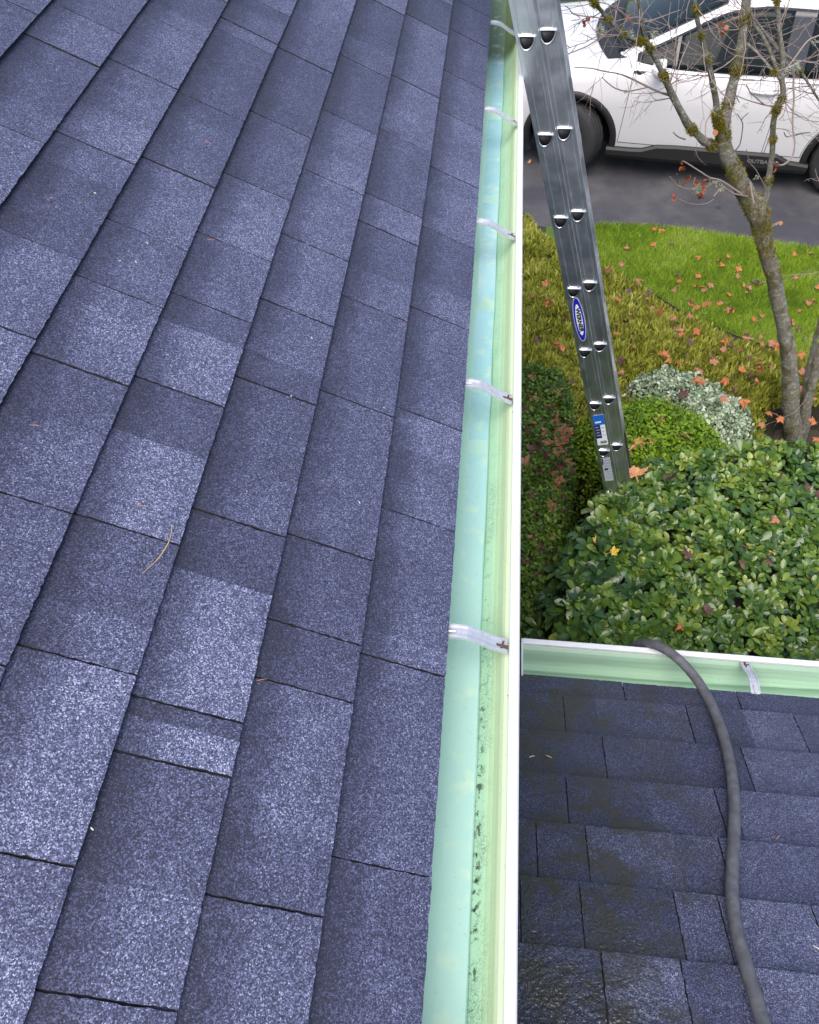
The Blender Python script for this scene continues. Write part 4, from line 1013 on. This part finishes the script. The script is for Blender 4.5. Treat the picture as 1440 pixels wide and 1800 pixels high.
for (u, v, r_, cnt) in MOSS:
    dd = np.hypot(UV[:,0]-u, UV[:,1]-v); i = int(np.argmin(dd)); c0, rr = allc[i], allr[i]; sp = r_*4.9/F_PX
    j = max(0, min(len(allc)-2, i)); ax = allc[j+1]-allc[j]; ax = ax/(np.linalg.norm(ax)+1e-9)
    for q in range(int(cnt*3.6)):
        d_ = rng.normal(0, 1, 3)+np.array([0,-.5,.3]); d_ -= ax*np.dot(d_, ax); d_ /= np.linalg.norm(d_)
        pos.append(c0+ax*rng.normal(0, sp*.55)+d_*(rr*.92)); nrm.append(d_+rng.normal(0, .5, 3)-np.array([0,0,.3]))
pos = np.array(pos); nrm = np.array(nrm); nrm /= np.linalg.norm(nrm, axis=1, keepdims=True); n = len(pos)
xr = rng.normal(0, 1, (n, 3)); X = np.cross(nrm, xr); X /= np.linalg.norm(X, axis=1, keepdims=True); Z = np.cross(X, nrm)
scatter('moss', pos, X*1.6, nrm, Z, rng.uniform(.009, .020, n), *BLADE, np.clip(rng.normal(.5, .25, n), 0, 1), M['moss'], tb)
# twigs
tw = MB(); tips = []
def twig(p, d, ln, r0, depth):
    pts = [p]; d = d/np.linalg.norm(d); n_ = max(3, int(ln/.035))
    for i in range(n_):
        d = d+rng.normal(0, .16, 3)+np.array([0,0,.02]); d /= np.linalg.norm(d); pts.append(pts[-1]+d*ln/n_)
    rr = [r0*(1-.6*i/n_) for i in range(n_+1)]; tw.tube(pts, rr, 5, cap=False); tips.append(pts[-1])
    if depth > 0:
        for i in range(1, n_):
            if rng.random() < .42:
                a = rng.normal(0, 1, 3); a -= d*np.dot(a, d); a /= np.linalg.norm(a); twig(pts[i], d*.75+a*.85, ln*rng.uniform(.25, .55), r0*.62, depth-1)
EXPL = [[(1178,168,2.2),(1160,162,2),(1130,148,2),(1110,138,1.8),(1090,130,1.8),(1062,125,1.5),(1040,120,1.2),(1010,118,1)], [(1140,153,1.4),(1118,158,1.5),(1100,160,1.4),(1082,155,1.2),(1068,145,1),(1058,135,.8)],
 [(1065,62,1.6),(1050,70,1.5),(1030,82,1.4),(1005,92,1.2),(990,98,1)], [(1072,33,1.5),(1045,30,1.4),(1010,25,1.2),(1000,14,1),(992,10,.8)], [(1012,25,1),(1020,33,.9),(1005,36,.7)],
 [(1359,186,1.8),(1345,184,1.5),(1330,172,1.3),(1318,160,1.1),(1312,148,.9)], [(1357,187,1.5),(1335,182,1.3),(1312,175,1.1),(1295,168,.9)], [(1384,175,1.4),(1378,200,1.3),(1370,210,1)],
 [(1396,120,2.2),(1395,150,2),(1396,175,2),(1394,200,1.8),(1394,225,1.8),(1397,245,1.7),(1397,262,1.6)], [(1397,238,1.5),(1410,234,1.3),(1425,233,1.1)], [(1393,238,1.4),(1383,240,1.2),(1378,232,1)],
 [(1397,260,2),(1393,275,2),(1380,288,2),(1370,290,1.8),(1366,285,1.6)], [(1310,345,2),(1280,325,2),(1265,316,1.8),(1248,312,1.6),(1232,302,1.5),(1205,285,1.3),(1200,283,1)], [(1262,318,1.3),(1238,330,1.3),(1215,333,1.2),(1190,325,1.1),(1178,310,1)],
 [(1255,350,.9),(1240,358,.8),(1215,358,.7),(1190,348,.7)], [(1222,312,.9),(1218,330,.9)], [(1190,327,.9),(1192,312,.8),(1190,305,.7)], [(1315,345,1.6),(1290,340,1.4),(1270,330,1.2),(1255,345,1)], [(1306,345,2),(1318,322,1.8),(1322,340,1.6),(1326,358,1.6)],
 [(1300,180,.9),(1290,160,.9),(1300,250,.9)][:2], [(1283,272,1.3),(1295,262,1.2),(1302,250,1.2),(1306,220,1.1),(1304,210,1),(1316,198,.9)], [(1304,212,1),(1296,200,.9)], [(1258,186,1.1),(1244,210,1.1),(1240,225,1),(1242,250,.8)], [(1212,72,1.2),(1196,110,1.2),(1190,140,1.1),(1188,165,.9)], [(1345,328,1),(1330,300,1),(1318,285,.9),(1312,262,.8)],
 [(1205,245,1.6),(1192,240,1.4),(1183,232,1)], [(1440,62,1.6),(1420,72,1.6),(1400,98,1.6),(1380,125,1.3)]]
for pts in EXPL: lim(pts, n=6, dy0=-.08, dy1=-.2, bb=tw, jit=0)
for (c, r), wt in zip(LIMBS, (0, 9, 12, 12, 14, 13, 7, 4, 12, 6, 4, 0, 0, 0)):
    for q in range(int(wt*1.35)):
        i = int(rng.integers(len(c)//3, len(c)-1)); a = rng.normal(0, 1, 3)*np.array([1.2,.7,.8])+np.array([0,0,.25])
        twig(c[i], a, rng.uniform(.12, .45), rng.uniform(.0017, .0032), 2)
tw.build('twigs', M['twig'], tb)
# lichen tufts and the last dead leaves
pos = []; nrm = []
for (u, v, r_, cnt) in ((1055,54,8,160),(1108,62,7,90),(1398,118,7,130),(1385,127,5,60),(1250,318,5,60),(1262,322,5,60),(1228,332,9,170),(1268,330,6,60),(1102,160,4,35),(1330,312,3,30),(1310,186,4,40),(1150,60,5,60),(1300,140,3,25),(1060,128,4,40),(1432,74,4,40)):
    p = tp(u, v, -.12)
    for q in range(cnt):
        d_ = rng.normal(0, 1, 3); d_ /= np.linalg.norm(d_); pos.append(p+d_*r_*4.8/F_PX*rng.uniform(.3, 1)); nrm.append(d_+rng.normal(0, .4, 3))
pos = np.array(pos); nrm = np.array(nrm); nrm /= np.linalg.norm(nrm, axis=1, keepdims=True); n = len(pos); xr = rng.normal(0, 1, (n, 3)); X = np.cross(nrm, xr); X /= np.linalg.norm(X, axis=1, keepdims=True); Z = np.cross(X, nrm)
scatter('lichen', pos, X*1.8, nrm, Z, rng.uniform(.007, .015, n), *BLADE, rng.uniform(0, 1, n), M['lichen'], tb)
M['dead'] = leafmat('dead_leaf_red', [(.22,.045,.02),(.38,.10,.04),(.48,.18,.08)], .6, .3, .3)
pos = []
for (u, v) in ((1233,327),(1237,336),(1229,340),(1240,318),(1226,322),(1232,345),(1205,317),(1199,300),(1180,352),(1200,294),(1111,30),(1113,36),(1272,48),(1273,54),(1031,30),(1033,37),(1366,292)):
    p = tp(u, v, -.2)
    for q in range(3): pos.append(p+rng.normal(0, .007, 3))
pos = np.array(pos); n = len(pos); nn = rng.normal(0, 1, (n, 3)); X, Y, Z = frames(nn, rng.uniform(0, 6.28, n), rng)
scatter('dead_leaves', pos, X*1.8, Y, Z, rng.uniform(.016, .032, n), *LEAF, rng.uniform(0, 1, n), M['dead'], tb)

# ------------------------------------------------------------------ fallen leaves: each one an object
def maple(seed, curl):
    R = random.Random(seed); tipsA = [(-2.2,.62),(-1.05,.90),(0,1.05),(1.05,.90),(2.2,.62)]
    ring = []
    for i, (a, r_) in enumerate(tipsA):
        r_ *= R.uniform(.85, 1.1); ring += [(a-.36, r_*.70), (a-.15, r_*.78), (a, r_), (a+.15, r_*.78), (a+.36, r_*.70)]
        if i < 4: ring.append(((a+tipsA[i+1][0])/2, .50))
    ring.append((math.pi, .12))
    V = [(0,0,0)]+[(r_*math.sin(a)*.5, r_*math.cos(a)*.5, curl*(r_**2)*(.6+.5*math.sin(2*a+seed))+R.uniform(-.02, .02)) for a, r_ in ring]
    n = len(ring); F = [(0, 1+(i+1) % n, 1+i) for i in range(n)]
    s0 = len(V); V += [(-.012,-.05,.01),(.012,-.05,.01),(.010,-.52,.08),(-.010,-.52,.08)]; F.append((s0, s0+1, s0+2, s0+3))
    return V, F
def leaf_mat(name, c1, c2):
    k = NB(name, .55, .35); k.col(k.mix(k.noise(4, 5, .7, k.coord('Object')), c1, c2)); return k.m
LM = {'orange': leaf_mat('leaf_orange', (.30,.085,.03), (.52,.19,.07)), 'pink': leaf_mat('leaf_faded_pink', (.24,.085,.055), (.46,.20,.13)), 'brown': leaf_mat('leaf_dark_brown', (.06,.030,.026), (.15,.075,.06)), 'tan': leaf_mat('leaf_tan', (.38,.16,.07), (.60,.30,.15)), 'yellow': leaf_mat('leaf_yellow', (.55,.34,.03), (.70,.48,.08))}
LMESH = {}
for cn, mt in LM.items():
    for s_ in range(7):
        V, F = maple(s_+1, (.15,.5,-.35,.7,-.6,.3,.9)[s_]); b = MB(); b.add(V, F); me = bpy.data.meshes.new('maple_leaf'); me.from_pydata(b.v, [], b.f); me.materials.append(mt); LMESH[(cn, s_)] = me
def put_leaf(u, v, z, col, size, label, group, tilt=.35):
    p = at_z(u, v, z); put_leaf_at(p, col, size, label, group, tilt)
def put_leaf_at(p, col, size, label, group, tilt=.35):
    o = bpy.data.objects.new('fallen_leaf', LMESH[(col, random.randrange(7))]); C.objects.link(o)
    o.location = tuple(p); o.rotation_euler = (random.gauss(0, tilt), random.gauss(0, tilt), random.uniform(0, 6.28)); s_ = size*random.uniform(.85, 1.15); o.scale = (s_,)*3
    tag(o, label, 'leaf', group); return o
NAMES = {'orange': 'orange', 'pink': 'faded pink', 'brown': 'dark brown', 'tan': 'tan', 'yellow': 'yellow'}
def lawn_leaf(u, v, c, s_=.085): put_leaf(u, v, .05, c, s_, NAMES[c]+' maple leaf lying on the short lawn grass', NAMES[c]+' leaves on the lawn', .25)
for u, v, c in ((1149,430,'orange'),(1180,428,'brown'),(1150,402,'orange'),(1162,402,'orange'),(1230,450,'orange'),(1282,452,'orange'),(1261,460,'pink'),(1271,467,'orange'),(1298,471,'orange'),(1297,484,'pink'),(1193,480,'brown'),(1195,492,'orange'),(1228,487,'orange'),(1186,507,'pink'),(1224,501,'orange'),(1234,503,'orange'),(1249,500,'pink'),(1240,509,'pink'),(1306,503,'orange'),(1318,508,'pink'),(1320,500,'brown'),(1315,516,'pink'),(1285,518,'orange'),(1271,531,'pink'),(1263,531,'orange'),(1283,543,'pink'),(1287,546,'orange'),(1340,557,'pink'),(1326,563,'orange'),(1400,447,'orange'),(1428,444,'pink'),(1397,489,'pink'),(1437,507,'orange'),(1422,535,'pink'),(1433,527,'pink'),(1404,545,'pink'),(1407,578,'brown'),(1390,563,'pink'),(1392,570,'pink'),(1104,437,'pink'),(1362,478,'orange'),(1215,535,'pink'),(1345,640,'pink')): lawn_leaf(u, v, c)
def bed_leaf(u, v, c, s_=.088): put_leaf(u, v, .335, c, s_, NAMES[c]+' maple leaf caught on the heather', NAMES[c]+' leaves on the heather', .45)
for u, v, c in ((1123,490,'pink'),(1087,525,'orange'),(1090,466,'pink'),(1067,480,'pink'),(1107,512,'brown'),(1140,518,'brown'),(1135,525,'pink'),(1159,553,'orange'),(1183,562,'pink'),(1198,588,'orange'),(1192,582,'pink'),(1226,580,'orange'),(1225,537,'orange'),(1237,537,'orange'),(1246,536,'pink'),(1187,567,'brown'),(1215,557,'pink'),(1275,593,'pink'),(1277,597,'orange'),(1306,590,'pink'),(1316,590,'brown'),(1335,593,'pink'),(1288,608,'brown'),(1274,614,'pink'),(1303,617,'pink'),(1316,627,'brown'),(1337,637,'pink'),(1332,630,'orange'),(1340,645,'orange'),(1355,646,'pink'),(1365,610,'orange'),(1360,605,'pink'),(1410,620,'orange'),(1305,653,'orange'),(1255,627,'brown'),(1254,634,'pink'),(1163,620,'orange'),(1170,625,'orange'),(1178,632,'orange'),(1192,640,'orange'),(1277,667,'orange'),(1288,662,'brown'),(1330,672,'orange'),(1320,678,'pink'),(1412,655,'pink'),(1425,640,'orange'),(1412,680,'pink'),(1430,655,'orange'),(1433,740,'orange'),(1437,770,'orange'),(1340,745,'pink'),(1352,725,'orange'),(1371,735,'orange'),(962,535,'orange'),(968,530,'pink'),(978,607,'orange'),(948,597,'brown'),(993,555,'pink'),(943,565,'brown'),(958,500,'orange'),(985,610,'orange'),(1082,587,'orange'),(1088,630,'brown'),(1092,640,'brown'),(1085,570,'pink'),(1090,655,'pink'),(1425,700,'pink'),(1320,655,'brown'),(1215,600,'brown'),(1240,555,'pink')): bed_leaf(u, v, c)
R5 = random.Random(21)
for q in range(46):
    u, v = R5.uniform(920, 1440), R5.uniform(440, 690)
    if 960 < u < 1110 and abs(u-(985+(v-440)*.30)) < 45: continue
    p = at_z(u, v, .32); a_ = np.array([p[0]]); b2 = np.array([p[1]])
    if hea.dist(a_, b2)[0] < .12: continue
    bed_leaf(u, v, R5.choice(['brown','brown','pink','pink','orange']), R5.uniform(.05, .09))
def on_mound(mound, u, v, c, s_, label, group, up=.012):
    z = mound.h+mound.z0
    for q in range(6):
        p = at_z(u, v, z); zz = float(mound.top(np.array([p[0]]), np.array([p[1]]))[0]); z = zz+up
    return put_leaf_at(at_z(u, v, z), c, s_, label, group, .5)
for u, v, c in ((928,692,'pink'),(938,700,'pink'),(952,702,'pink'),(930,725,'brown'),(968,715,'pink'),(972,735,'pink'),(950,742,'brown'),(960,738,'pink'),(975,745,'pink'),(978,752,'pink'),(988,757,'pink'),(945,760,'brown'),(962,762,'pink'),(975,765,'pink'),(982,772,'pink'),(978,780,'orange'),(968,778,'pink'),(985,790,'pink'),(975,797,'pink'),(990,800,'pink'),(996,793,'brown'),(940,790,'brown'),(950,788,'brown'),(995,812,'pink'),(985,818,'brown'),(972,832,'pink'),(978,828,'brown'),(975,855,'pink'),(930,858,'brown'),(940,870,'brown'),(971,893,'pink'),(965,938,'pink'),(935,947,'pink'),(952,968,'brown'),(990,865,'brown'),(1000,760,'pink'),(1005,740,'brown'),(925,760,'brown'),(942,1015,'brown'),(958,1060,'brown'),(960,720,'brown'),(1000,830,'brown'),(935,742,'pink'),(955,775,'brown'),(988,742,'brown'),(990,775,'pink'),(968,808,'brown'),(983,842,'pink'),(948,830,'brown'),(925,815,'pink'),(990,900,'brown'),(940,905,'brown'),(962,990,'brown'),(928,985,'brown'),(950,680,'brown'),(975,690,'pink'),(990,700,'brown'),(938,665,'pink')):
    on_mound(hedge_m, u, v, c, .10, NAMES[c]+' leaf resting on the clipped dark hedge', NAMES[c]+' leaves on the dark hedge')
for u, v, c in ((1127,777,'tan'),(1139,773,'tan'),(1162,737,'pink'),(1201,763,'pink'),(1180,702,'brown')):
    on_mound(ball, u, v, c, .10, NAMES[c]+' leaf resting on the rounded bright boxwood', NAMES[c]+' leaves on the boxwood')
for u, v, c in ((1230,670,'orange'),(1271,700,'pink'),(1306,703,'orange'),(1222,668,'orange'),(1228,650,'pink'),(1287,690,'pink'),(1202,690,'brown')):
    on_mound(var, u, v, c, .11, NAMES[c]+' leaf caught in the white variegated shrub', NAMES[c]+' leaves in the variegated shrub', .03)
big = on_mound(glo, 1117, 834, 'tan', .12, 'large curled orange tan leaf on the glossy shrub beside the ladder foot', None, .05); big.scale = (.21, .085, .13); big.rotation_euler = (.35, -.15, .25)
on_mound(glo, 1174, 842, 'brown', .10, 'rolled reddish brown leaf on the glossy shrub right of the large tan leaf', None, .05)
on_mound(glo, 1368, 912, 'pink', .085, 'upright faded pink leaf among the glossy leaves under the tree', None, .05)
for u, v, c in ((1078,970,'yellow'),(1047,955,'yellow'),(1358,970,'yellow'),(1197,1098,'orange')): on_mound(glo, u, v, c, .055, NAMES[c]+' leaf lodged among the glossy shrub leaves', NAMES[c]+' leaves in the glossy shrub', .045)
for u, v in ((1355,815),(1370,838),(1418,860),(1435,862),(1300,990),(1045,900),(1350,985),(1240,1075),(1212,980),(1310,960)): on_mound(glo, u, v, 'brown', .07, 'dark brown leaf lodged among the glossy shrub leaves', 'dark brown leaves in the glossy shrub', .03)
put_leaf(930, 285, .02, 'tan', .07, 'lone tan leaf on the asphalt under the car nose', None, .2)

# ------------------------------------------------------------------ small litter on the roofs
M['straw'] = simple('dry_straw', (.46,.33,.13), .7, var=.3, scale=200); M['needle'] = simple('dry_needle', (.42,.18,.10), .7); M['seed'] = simple('pale_seed', (.50,.47,.38), .6)
def onmain(u, v, up=.006): return at_plane(u, v, O1+N1*(.005+up), N1)
b = MB(); b.tube(catmull([onmain(u, v) for u, v in ((302,922),(301,935),(297,952),(288,968),(279,981),(265,995),(250,1008))], 4), [.0004]*8+[.0007]*10+[.0004]*7, 6)
tag(b.build('twig', M['straw']), 'thin yellow twig lying across two shingles of the upper roof', 'twig')
for u, v, a in ((365,250,.1),(370,421,.7),(88,349,1.2),(62,748,.3),(248,889,.2),(710,570,1.4),(735,205,.6),(460,1195,.5)):
    p = onmain(u, v, .003); b = MB(); d_ = T1*math.sin(a)+S1*math.cos(a); b.tube([p-d_*.007, p+N1*.001, p+d_*.008], [.0004,.0006,.0003], 5)
    tag(b.build('dry_needle', M['needle']), 'tiny reddish brown needle lying on the upper roof shingles', 'needle', 'needles on the upper roof')
for u, v in ((343,302),(167,339),(239,460),(211,458),(548,594),(512,696),(675,716),(632,883),(259,427),(162,1457)):
    p = onmain(u, v, .003); b = MB(); d_ = T1*random.uniform(-1,1)+S1*random.uniform(-1,1); d_ /= np.linalg.norm(d_); b.tube([p-d_*.0024, p-d_*.0008, p+d_*.0008, p+d_*.0024], [.0004,.0010,.0010,.0004], 6)
    tag(b.build('seed', M['seed']), 'tiny pale seed lying on the upper roof shingles', 'seed', 'seeds on the upper roof')
for u, v, mt in ((935,1330,'seed'),(965,1330,'straw'),(1368,1472,'needle'),(1437,1667,'seed')):
    p = at_plane(u, v, O2+N2*.010, N2); a = random.uniform(0, 3); d_ = XD*math.cos(a)+S2*math.sin(a); b = MB(); b.tube([p-d_*.007, p+N2*.001, p+d_*.008], [.0006,.0011,.0005], 6)
    nm_ = {'seed': ('husk', 'pale husk on the lower roof shingles'), 'straw': ('straw', 'bit of yellow straw on the mossy corner of the lower roof'), 'needle': ('dry_needle', 'reddish needle on the lower roof right of the hose')}[mt]
    tag(b.build(nm_[0], M[mt]), nm_[1], nm_[0].replace('_', ' '), 'husks on the lower roof' if mt == 'seed' else None)
